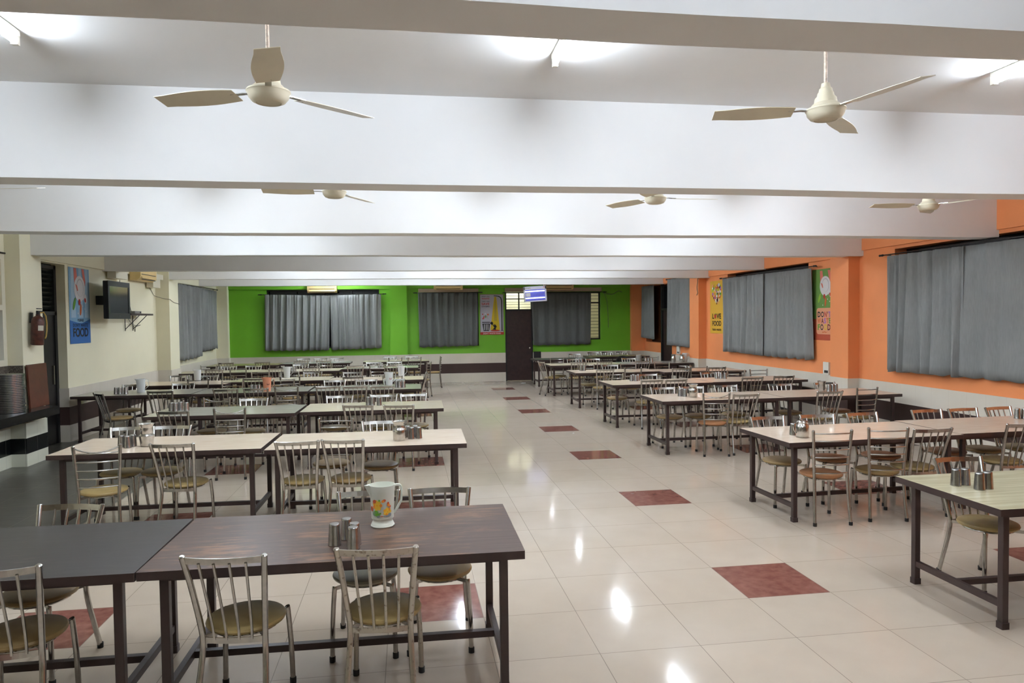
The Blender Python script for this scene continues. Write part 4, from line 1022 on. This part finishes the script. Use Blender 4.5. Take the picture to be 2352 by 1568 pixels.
# ------------------------------------------------------------------ tables
TW, TD, ZT = 1.83, .915, .75
def tabletop_mb():
    b = MB(); b.prism(rrect(-TW / 2, TW / 2, -TD / 2, TD / 2, .005, 3), ZT - .042, ZT, 'z', 1, 0); return b
def make_table(lam):
    t = empty('dining_table', (0, 0, 0))
    tabletop_mb().build('tabletop', [lam, frame_brown], t)
    for sx in (-1, 1):
        for sy in (-1, 1):
            x, y = sx * (TW / 2 - .10), sy * (TD / 2 - .085)
            l = MB().bev(x - .021, x + .021, y - .021, y + .021, .035, ZT - .042, .004).build('leg', frame_brown, t)
            MB().bev(x - .026, x + .026, y - .026, y + .026, 0, .04, .006).build('foot_cap', frame_brown, l)
        MB().box(sx * (TW / 2 - .10) - .015, sx * (TW / 2 - .10) + .015, -TD / 2 + .105, TD / 2 - .105, .125, .165).build('end_rail', frame_brown, t)
        MB().box(sx * (TW / 2 - .10) - .014, sx * (TW / 2 - .10) + .014, -TD / 2 + .105, TD / 2 - .105, ZT - .074, ZT - .043).build('top_end_rail', frame_brown, t)
    MB().box(-TW / 2 + .115, TW / 2 - .115, -.018, .018, .127, .163).build('stretcher', frame_brown, t)
    b = MB()
    for sy in (-1, 1): b.box(-TW / 2 + .12, TW / 2 - .12, sy * (TD / 2 - .085) - .014, sy * (TD / 2 - .085) + .014, ZT - .072, ZT - .043)
    b.build('apron', frame_brown, t)
    return t
TLABEL = {
 'L1a': 'dark grey topped dining table at the lower left corner of the photo', 'L1b': 'worn dark brown wood-grain dining table carrying the floral pitcher',
 'L2a': 'cream dining table, second left row, outer one with the flared steel pot', 'L2b': 'cream dining table, second left row, beside the aisle',
 'L3a': 'grey-green dining table, third left row, outer one with four tumblers', 'L3b': 'yellowish cream dining table, third left row, beside the aisle',
 'L4a': 'grey-green dining table, fourth left row, end touching the cream wall', 'L4b': 'grey-green dining table, fourth left row, under the orange jug', 'L4c': 'grey-green dining table, fourth left row, beside the aisle',
 'L5a': 'cream dining table, fifth left row, outermost by the wall', 'L5b': 'yellowish cream dining table, fifth left row, middle one', 'L5c': 'cream dining table, fifth left row, beside the aisle',
 'L6a': 'yellowish cream dining table, sixth left row, outermost under the ragged curtain', 'L6b': 'yellowish cream dining table, sixth left row, middle one', 'L6c': 'grey-green dining table, sixth left row, beside the aisle',
 'L7a': 'olive topped dining table in the backmost left row, by the corner', 'L7b': 'pale grey dining table in the backmost left row, below the paired curtains', 'L7c': 'yellowish cream dining table in the backmost left row, beside the aisle',
 'R1a': 'beige wood-grain dining table at the right edge with four upturned tumblers', 'R2a': 'cream dining table, second right row, aisle end with the lidded steel pot', 'R2b': 'cream dining table, second right row, cut by the right photo edge',
 'R3a': 'cream dining table, third right row, at the aisle', 'R3b': 'cream dining table, third right row, reaching the orange wall', 'R4a': 'cream dining table, fourth right row, at the aisle', 'R4b': 'cream dining table, fourth right row, by the orange wall',
 'R5a': 'cream dining table, fifth right row, at the aisle', 'R5b': 'cream dining table, fifth right row, by the far orange pillar', 'R6a': 'yellowish cream dining table, sixth right row, at the aisle', 'R6b': 'pale grey dining table, sixth right row, with two steel vases',
 'R7a': 'long dark topped table right of the brown back door', 'R7b': 'olive topped table against the green wall in the far right corner'}
proto = make_table(LAM['cream'])
first = True
for k, (x, y, r, lam) in TABLES.items():
    rz = math.radians(r)
    if first: t = proto; t.location = (x, y + TD / 2, 0); t.rotation_euler = (0, 0, rz); first = False
    else: t = dup(proto, (x, y + TD / 2, 0), rz, '')
    tag(t, TLABEL[k], 'table', 'dining tables')
    top = [c for c in t.children if c.name.startswith('tabletop')][0]
    top.material_slots[0].link = 'OBJECT'; top.material_slots[0].material = LAM[lam]

# ------------------------------------------------------------------ chairs
def vinyl(name, a, c_):
    m = mat(name, a, .42, spec=.4); nt, b = nodes(m); tc = N(nt, 'ShaderNodeTexCoord')
    n = N(nt, 'ShaderNodeTexNoise'); n.inputs['Scale'].default_value = 9; n.inputs['Detail'].default_value = 6; nt.links.new(tc.outputs['Object'], n.inputs['Vector'])
    nt.links.new(mixc(nt, n.outputs['Fac'], a, c_), b.inputs['Base Color'])
    bp = N(nt, 'ShaderNodeBump'); bp.inputs['Strength'].default_value = .15; bp.inputs['Distance'].default_value = .01; nt.links.new(n.outputs['Fac'], bp.inputs['Height']); nt.links.new(bp.outputs['Normal'], b.inputs['Normal'])
    return m
SEAT = {'o': vinyl('olive_vinyl', (.36, .255, .095), (.47, .345, .15)), 'b': vinyl('brown_vinyl', (.28, .18, .065), (.39, .265, .115)), 'g': vinyl('pale_grey_vinyl', (.36, .35, .26), (.46, .45, .36)), 'r': vinyl('orange_brown_vinyl', (.34, .15, .06), (.44, .21, .095))}
SEATN = {'o': 'olive', 'b': 'brown', 'g': 'pale grey', 'r': 'orange-brown'}
KIND = {'S': 'spindle-back', 'R': 'ladder-back', 'Q': 'sagging-rung'}
def smooth(pts, n=6):
    P = [Vector(p) for p in pts]; out = []
    for i in range(len(P) - 1):
        p0, p1, p2, p3 = P[max(i - 1, 0)], P[i], P[i + 1], P[min(i + 2, len(P) - 1)]
        for k in range(n):
            u = k / n; out.append(.5 * ((2 * p1) + (-p0 + p2) * u + (2 * p0 - 5 * p1 + 4 * p2 - p3) * u * u + (-p0 + 3 * p1 - 3 * p2 + p3) * u ** 3))
    out.append(P[-1]); return out
def make_chair(kind, seat):
    t = empty('dining_chair', (0, 0, 0))
    MB().lathe([(0, .415), (.165, .415), (.185, .422), (.19, .433), (.185, .444), (.166, .451), (.10, .456), (0, .457)], n=36).build('seat', SEAT[seat], t)
    b = MB(); b.tube([(.150 * math.cos(a * PI / 14), .150 * math.sin(a * PI / 14), .406) for a in range(28)], .009, n=8, closed=True)
    for s in (-1, 1): b.strip([(s * .10, .11, .406), (s * .155, .155, .405)], .022, .004, up=(0, 0, 1)); b.strip([(s * .10, -.11, .406), (s * .15, -.175, .406)], .022, .004, up=(0, 0, 1))
    b.build('seat_ring', steel, t)
    if kind == 'S':
        post = [(.168, -.262, .012), (.158, -.225, .16), (.149, -.188, .31), (.146, -.178, .40), (.151, -.193, .49), (.170, -.248, .70), (.186, -.295, .84)]
    else:
        post = [(.168, -.215, .012), (.160, -.195, .2), (.155, -.178, .42), (.160, -.180, .55), (.172, -.195, .74), (.180, -.206, .865)]
    for s in (-1, 1):
        p = smooth([(s * x, y, z) for x, y, z in post])
        o = MB().tube(p + [(p[-1][0], p[-1][1] - .0012, p[-1][2] + .005)], [.0145] * len(p) + [.009], n=14).build('rear_leg_and_post', steel, t)
        MB().lathe([(0, 0), (.0168, 0), (.0172, .03), (.015, .032)], n=12, c=(s * post[0][0], post[0][1], 0)).build('foot_cap', rubber, o)
        fl = smooth([(s * .175, .178, .012), (s * .17, .174, .22), (s * .160, .164, .39), (s * .157, .160, .417)])
        o = MB().tube(fl, .0138, n=12).build('front_leg', steel, t)
        MB().lathe([(0, 0), (.0168, 0), (.0172, .03), (.015, .032)], n=12, c=(s * .175, .178, 0)).build('foot_cap', rubber, o)
    def arc(x, y, z, sag, bow=0., n=10): return [(x * (-1 + 2 * i / n), y - sag * (1 - (-1 + 2 * i / n) ** 2), z - bow * (1 - (-1 + 2 * i / n) ** 2)) for i in range(n + 1)]
    if kind == 'S':
        MB().strip(arc(.183, -.290, .822, .032), .034, .006, up=(0, -.28, .96)).build('top_rail', steel, t)
        MB().strip(arc(.146, -.178, .402, .018), .028, .005).build('lower_rail', steel, t)
        for k in range(4):
            f = -.58 + k * .387
            top = (f * .183, -.290 - .032 * (1 - f * f), .812); lo = (f * .150, -.178 - .018 * (1 - f * f), .406)
            mid = (f * .158, -.197 - .018 * (1 - f * f), .50)
            MB().tube(smooth([lo, mid, top], 5), .0070, n=8).build('spindle', steel, t)
    else:
        zs = [.838, .77, .69, .62, .55, .475] if kind == 'R' else [.80, .725, .65, .58, .505]
        for z in zs:
            u = (z - .42) / .445; x = .155 + .025 * u; y = -.178 - .028 * u
            MB().tube(arc(x, y, z, .030), .0066, n=8).build('rung', steel, t)
        if kind == 'Q':
            MB().tube(arc(.179, -.204, .852, .03, .045), .0058, n=8).build('sagging_rung', steel, t)
    return t
PROTO = {}
ORD = ['first', 'second', 'third', 'fourth', 'fifth', 'sixth', 'seventh']
ROWN = {'L1': 'front left', 'L2': 'second left', 'L3': 'third left', 'L4': 'fourth left', 'L5': 'fifth left', 'L6': 'sixth left', 'L7': 'backmost left', 'R1': 'front right', 'R2': 'second right', 'R3': 'third right', 'R4': 'fourth right', 'R5': 'fifth right', 'R6': 'sixth right', 'R7': 'dark', 'R8': 'olive corner'}
SPEC = {('L4', 'E'): 'spindle-back steel chair turned sideways at the outer end of the fourth left row', ('L5', 'E'): 'spindle-back steel chair seen from the side, at the aisle end of the fifth left row',
        ('L6', 'E'): 'ladder-back steel chair turned sideways at the aisle end of the sixth left row', ('L7', 'E'): 'ladder-back steel chair in pure profile, alone against the tiled back wall', ('R6', 'E'): 'spindle-back steel chair turned sideways at the aisle end of the sixth right row'}
groups = {}
for c in CHAIRS: groups.setdefault((c[0], c[1]), []).append(c)
for (row, side), g in groups.items():
    g.sort(key=lambda c: -c[3] if row[0] == 'L' else c[3])      # counted from the aisle
    for i, (r_, s_, kind, x, y, rot, seat) in enumerate(g):
        is_rusty = (row, side) == ('L1', 'N') and i == 0
        if side == 'E': lab = SPEC[(row, side)]
        elif len(g) == 1: lab = 'lone steel %s chair with %s seat at the %s table%s' % (KIND[kind], SEATN[seat], ROWN[row], ' edge of the photo' if row == 'R1' else '')
        else: lab = '%s steel chair, %s side of %s table%s, %s from the aisle' % (KIND[kind], 'near' if side == 'N' else 'far', ROWN[row], '' if row == 'R8' else ' row', ORD[i])
        key = (kind, seat, 'rusty' if is_rusty else ''); loc = (x, y, 0); rz = math.radians(rot)
        if key not in PROTO: t = PROTO[key] = make_chair(kind, seat); t.location = loc; t.rotation_euler = (0, 0, rz); t['label'] = lab
        else: t = dup(PROTO[key], loc, rz, lab)
        tag(t, lab, 'chair', 'steel dining chairs')
        if is_rusty:
            t['label'] = 'rust-stained spindle-back steel chair in front of the floral pitcher table'
            for ch in t.children:
                if not ch.name.startswith('seat'):
                    ch.material_slots[0].link = 'OBJECT'; ch.material_slots[0].material = rust

# ------------------------------------------------------------------ things on the tables
def shell(prof, th=.0015):
    return [(0, prof[0][1])] + prof + [(max(r - th, .001), z) for r, z in prof[::-1][:-1]] + [(max(prof[0][0] - th, .001), prof[0][1] + th), (0, prof[0][1] + th)]
def tumbler():
    """steel tumbler standing upside down: rim below, flat base above"""
    return MB().lathe([(.0295, 0), (.0335, 0), (.0345, .003), (.0335, .006), (.0320, .040), (.0316, .042), (.0308, .058), (.0304, .060), (.0275, .103), (.0262, .110), (.0235, .1135), (0, .1125)], n=28).build('steel_tumbler', tsteel)
def pot(kind):
    P = {'lota': [(.045, 0), (.054, .004), (.060, .05), (.066, .085), (.068, .10), (.062, .108), (.050, .118), (.054, .125), (.053, .17), (.055, .185), (.066, .205), (.070, .212)],
         'neckjug': [(.058, 0), (.062, .006), (.063, .07), (.064, .10), (.060, .112), (.053, .122), (.052, .15), (.056, .165), (.068, .178), (.070, .185)],
         'openmug': [(.048, 0), (.050, .005), (.049, .10), (.052, .13), (.060, .15), (.062, .155)],
         'vase': [(.050, 0), (.060, .02), (.066, .07), (.062, .11), (.050, .14), (.048, .165), (.058, .19), (.060, .195)]}[kind]
    t = empty('steel_pot', (0, 0, 0))
    MB().lathe(shell(P), n=36).build('body', steel, t)
    b = MB(); b.tube([((P[-1][0]) * math.cos(k * PI / 18), P[-1][0] * math.sin(k * PI / 18), P[-1][1]) for k in range(36)], .0022, n=6, closed=True); b.build('rim', steel, t)
    b = MB()
    rr = max(P, key=lambda q: q[0] if q[1] < .13 else 0)
    b.tube([((rr[0] + .0005) * math.cos(k * PI / 18), (rr[0] + .0005) * math.sin(k * PI / 18), rr[1]) for k in range(36)], .0018, n=6, closed=True); b.build('embossed_ring', steel, t)
    return t
def lidpot():
    t = empty('lidded_steel_pot', (0, 0, 0))
    P = [(.052, 0), (.058, .006), (.057, .02), (.060, .03), (.061, .09), (.058, .112), (.046, .130), (.043, .140)]
    MB().lathe([(0, 0)] + P, n=36).build('body', steel, t)
    l = MB().lathe([(.050, .138), (.052, .145), (.046, .156), (.02, .164), (0, .166)], n=32).build('lid', steel, t)
    MB().lathe([(.006, .164), (.005, .172), (.010, .180), (.008, .188), (0, .190)], n=14, c=(-.02, 0, -.006)).build('lid_knob', steel, l)
    MB().strip(smooth([(-.045, -.0, .135), (-.075, 0, .128), (-.085, 0, .10), (-.075, 0, .06), (-.060, 0, .038)]), .018, .003, up=(0, 1, 0)).build('handle', steel, t)
    return t
clearp = mat('frosted_clear_plastic', (.88, .90, .89), .3, trans=.3, spec=.4)
opink = mat('peach_plastic', (.72, .30, .17), .4, noise=.05)
def plastic_jug(m, name, h=.225, r0=.058, r1=.072, print_=None):
    t = empty(name, (0, 0, 0)); n = 36; prof = [(r0, 0), (r0, .01), (r1, h)]
    MB().lathe(shell(prof, .003), n=n).build('body', m, t)
    MB().strip([(r1 - .01, 0, h - .008), (r1 + .035, 0, h - .012), (r1 + .045, 0, h - .03), (r1 + .043, 0, h * .45), (r1 - .006, 0, h * .22)], .02, .006, up=(0, 1, 0)).build('handle', m, t)
    MB().add([(-r1 + .004, -.018, h), (-r1 + .004, .018, h), (-r1 - .022, 0, h + .004), (-r1 + .004, -.014, h - .03), (-r1 + .004, .014, h - .03), (-r1 - .002, 0, h - .028)], [(0, 2, 5, 3), (2, 1, 4, 5), (3, 5, 4), (0, 3, 4, 1)]).build('spout', m, t)
    if print_:
        a0 = math.radians(-75); b = MB(); R = r0 + (r1 - r0) * .55 + .001
        q = [(R * math.cos(a0 + u * .28), R * math.sin(a0 + u * .28), h * .55 + v * .02) for u, v in ((-1, -1), (1, -1), (1, 1), (-1, 1))]
        b.add(q, [(0, 1, 2, 3)]); b.build('printed_mark', print_, t)
    return t
def floral_pitcher():
    t = thing('floral_pitcher', 'white plastic pitcher with orange flowers on the worn brown table', 'pitcher')
    m = mat('cream_white_plastic', (.72, .735, .64), .35, spec=.4); n = 48
    prof = [(.071, 0), (.073, .004), (.072, .012), (.067, .024), (.0625, .030), (.062, .040), (.064, .050), (.069, .052), (.0695, .054), (.0765, .215), (.0775, .218), (.080, .262)]
    MB().lathe(shell(prof, .003), n=n).build('body', m, t)
    MB().lathe([(.0722, .002), (.0745, .003), (.0750, .008), (.0722, .010)], n=n).build('base_ring', m, t)
    MB().strip(smooth([(.076, 0, .252), (.098, 0, .254), (.116, 0, .246), (.121, 0, .225), (.120, 0, .165), (.112, 0, .14), (.072, 0, .075)], 4), .022, .011, up=(0, 1, 0)).build('handle', m, t)
    MB().add([(-.072, -.034, .262), (-.072, .034, .262), (-.112, 0, .262), (-.074, -.028, .20), (-.074, .028, .20), (-.079, 0, .195), (-.07, -.026, .258), (-.07, .026, .258), (-.102, 0, .259)],
             [(0, 2, 5, 3), (2, 1, 4, 5), (0, 6, 8, 2), (2, 8, 7, 1), (6, 3, 5, 8), (8, 5, 4, 7)]).build('spout', m, t)
    FM = [mat('petal_orange', (.80, .26, .03), .5), mat('petal_yellow', (.82, .50, .05), .5), mat('petal_red', (.60, .10, .04), .5), mat('leaf_green', (.16, .42, .04), .5), mat('shade_grey', (.25, .28, .30), .5), mat('petal_gold', (.78, .36, .02), .5)]
    b = MB(); cnt = [0]
    def blob(a, z, ra, rz, m, rot=0):
        a = -97 + (a + 97) * 1.12; z = .125 + (z - .122) * 1.2; ra *= 1.18; rz *= 1.18
        cnt[0] += 1; lift = .0009 + .00012 * cnt[0]; v = []
        for (px, pz) in [(0, 0)] + ell(0, 0, ra, rz, 14, rot=rot):
            zz = z + pz; R = .0695 + (zz - .054) * (.0765 - .0695) / .161 + lift; th = math.radians(a) + px / R
            v.append((R * math.cos(th), R * math.sin(th), zz))
        b.add(v, [[0, 1 + k, 1 + (k + 1) % 14] for k in range(14)], m)
    def flower(a, z, s, cols):
        for k in range(7):
            g = 2 * PI * k / 7; blob(a + math.degrees(math.cos(g) * .62 * s / .073), z + math.sin(g) * .62 * s, .52 * s, .40 * s, cols[k % len(cols)], math.degrees(g))
        blob(a, z, .42 * s, .42 * s, 1); blob(a, z, .2 * s, .2 * s, 5)
    flower(-118, .138, .026, (0, 1, 1, 5)); blob(-130, .158, .012, .010, 2, 30); flower(-72, .103, .022, (1, 0, 1, 5))
    blob(-88, .163, .011, .008, 2, 20); blob(-92, .160, .008, .007, 0); blob(-70, .146, .007, .010, 2); blob(-68, .138, .009, .008, 0); blob(-60, .130, .005, .006, 2)
    blob(-129, .094, .016, .013, 4); blob(-124, .098, .016, .014, 3, 20); blob(-116, .088, .012, .010, 3); blob(-113, .080, .009, .006, 4); blob(-68, .082, .018, .006, 4); blob(-62, .088, .010, .008, 4); blob(-104, .097, .005, .005, 3); blob(-107, .165, .005, .006, 3); blob(-146, .118, .010, .014, 2)
    blob(-96, .081, .012, .0022, 2); blob(-88, .081, .006, .003, mat and 4)
    b.build('flower_print', FM, t)
    return t
def mugpitcher():
    t = empty('steel_jug', (0, 0, 0))
    MB().lathe(shell([(.075, 0), (.078, .004), (.078, .185), (.080, .19)]), n=36).build('body', steel, t)
    MB().strip(smooth([(.078, 0, .175), (.12, 0, .17), (.13, 0, .13), (.12, 0, .06), (.078, 0, .04)]), .02, .004, up=(0, 1, 0)).build('handle', steel, t)
    return t
NEAR = {'floral': 'x'}
tum = [i for i in ITEMS if i[0] == 'tumbler']
first_t = None; protoI = {}
POS = ['leftmost', 'second from left', 'third from left', 'fourth from left', 'fifth from left', 'sixth from left', 'seventh from left']
WHERE = {'L1b': 'beside the white floral pitcher', 'L2a': 'beside the flared steel pot, second left row', 'L2b': 'beside the wide-collared steel jug', 'L3a': 'on the outer table of the third left row', 'L3b': 'on the aisle table of the third left row',
         'L4a': 'by the clear jug near the left wall', 'L4b': 'left of the orange jug', 'L4c': 'right of the red-marked jug', 'L5a': 'left of the clear jug, fifth left row', 'L5b': 'beside the clear jug, middle of fifth left row', 'L6a': 'on the outermost table, sixth left row', 'L6b': 'on the middle table, sixth left row', 'L6c': 'on the aisle table, sixth left row',
         'R1a': 'on the beige table at the right photo edge', 'R2a': 'beside the lidded steel pot', 'R2b': 'at the right photo edge, second right row', 'R3a': 'beside the steel jug, third right row', 'R3b': 'beside the open steel mug', 'R4a': 'on the aisle table, fourth right row', 'R4b': 'on the wall-side table, fourth right row',
         'R5a': 'on the aisle table, fifth right row', 'R5b': 'on the wall-side table, fifth right row', 'R6a': 'on the aisle table, sixth right row', 'R6b': 'right of the steel handled jug'}
bytab = {}
for i in tum: bytab.setdefault(i[1], []).append(i)
for k, g in bytab.items():
    g.sort(key=lambda i: (i[2] + 1.05) / (i[3] + 4.46))
    for j, (_, tb, x, y) in enumerate(g):
        lab = ('lone steel tumbler %s' % WHERE[k]) if len(g) == 1 else 'steel tumbler, %s of %s %s' % (POS[j], ['', '', 'two', 'three', 'four', 'five', 'six', 'seven'][len(g)], WHERE[k])
        if first_t is None: o = first_t = tumbler()
        else: o = first_t.copy(); COL.objects.link(o)
        o.location = (x, y, ZT + .0005); tag(o, lab, 'tumbler', 'steel tumblers')
ILAB = {('lota', 'L2a'): 'flared two-bellied steel pot on the outer table, second left row', ('neckjug', 'L2b'): 'steel jug with wide collar at the aisle end, second left row', ('neckjug', 'R3a'): 'steel jug with wide collar on the aisle table, third right row', ('openmug', 'R3b'): 'open straight steel mug on the wall-side table, third right row',
        ('clear', 'L4a'): 'frosted clear plastic jug near the left wall, fourth left row', ('clear', 'L4c'): 'frosted clear plastic jug with a red mark, fourth left row', ('clear', 'L5a'): 'frosted clear plastic jug on the outermost table, fifth left row', ('clear', 'L5b'): 'frosted clear plastic jug on the middle table, fifth left row', ('clear', 'L5c'): 'frosted clear plastic jug with handle, aisle table of the fifth left row',
        ('clear', 'R6b'): 'bluish clear jug beside the two steel vases near the far pillar', ('orange', 'L4b'): 'peach orange plastic jug with dark print, fourth left row', ('mugpitcher', 'R6b'): 'large straight steel jug with side handle, sixth right row'}
nv = 0
for kind, tb, x, y in ITEMS:
    if kind == 'tumbler': continue
    z = ZT + .0005
    if kind == 'floral': t = floral_pitcher(); t.scale = (.89, .89, .89); t.location = (x, y, z); t.rotation_euler = (0, 0, math.radians(6)); continue
    if kind == 'lidpot': t = lidpot(); tag(t, 'lidded steel pot with a curved handle on the second right row', 'pot'); t.location = (x, y, z); t.rotation_euler = (0, 0, math.radians(-10)); continue
    if kind == 'vase':
        nv += 1; lab = 'steel vase-shaped pot, %s of the two below the switch board' % ('left' if nv == 1 else 'right')
    else: lab = ILAB[(kind, tb)]
    if kind in ('clear', 'orange'):
        red_ = RED if (kind, tb) == ('clear', 'L4c') else (K if kind == 'orange' else None)
        t = plastic_jug(opink if kind == 'orange' else clearp, 'plastic_jug', print_=red_); cat = 'jug'; grp = 'plastic water jugs'; rz = .2
    elif kind == 'mugpitcher': t = mugpitcher(); cat = 'jug'; grp = None; rz = 0
    elif kind in protoI: t = dup(protoI[kind], (0, 0, 0), 0, lab); cat = 'pot'; grp = 'steel pots'; rz = .5
    else: t = protoI[kind] = pot(kind); cat = 'pot'; grp = 'steel pots'; rz = .3
    t.location = (x, y, z); t.rotation_euler = (0, 0, rz); tag(t, lab, cat, grp)

# ------------------------------------------------------------------ camera and picture
f, yaw, pitch, roll = 1628.5, .1458, .032, .0118
fw = Vector((math.sin(yaw) * math.cos(pitch), math.cos(yaw) * math.cos(pitch), -math.sin(pitch))); rt = Vector((math.cos(yaw), -math.sin(yaw), 0)); dn = fw.cross(rt)
r2 = rt * math.cos(roll) + dn * math.sin(roll); d2 = -rt * math.sin(roll) + dn * math.cos(roll)
cam = bpy.data.cameras.new('camera'); co = bpy.data.objects.new('camera', cam); COL.objects.link(co)
m = Matrix((r2, -d2, -fw)).transposed().to_4x4(); m.translation = (-1.0515, -4.4588, 1.9076); co.matrix_world = m
cam.sensor_width = 36; cam.lens = f / 2352 * 36; cam.clip_start = .05
S.camera = co
w = bpy.data.worlds.new('night'); w.use_nodes = True; w.node_tree.nodes['Background'].inputs[0].default_value = (.02, .025, .035, 1); w.node_tree.nodes['Background'].inputs[1].default_value = .2
S.world = w
S.view_settings.view_transform = 'Standard'; S.view_settings.look = 'None'; S.view_settings.gamma = 1; S.view_settings.exposure = EXPOSURE
S.view_settings.use_curve_mapping = False
S.cycles.use_denoising = True
S.cycles.max_bounces = 10; S.cycles.diffuse_bounces = 6; S.cycles.sample_clamp_indirect = 8
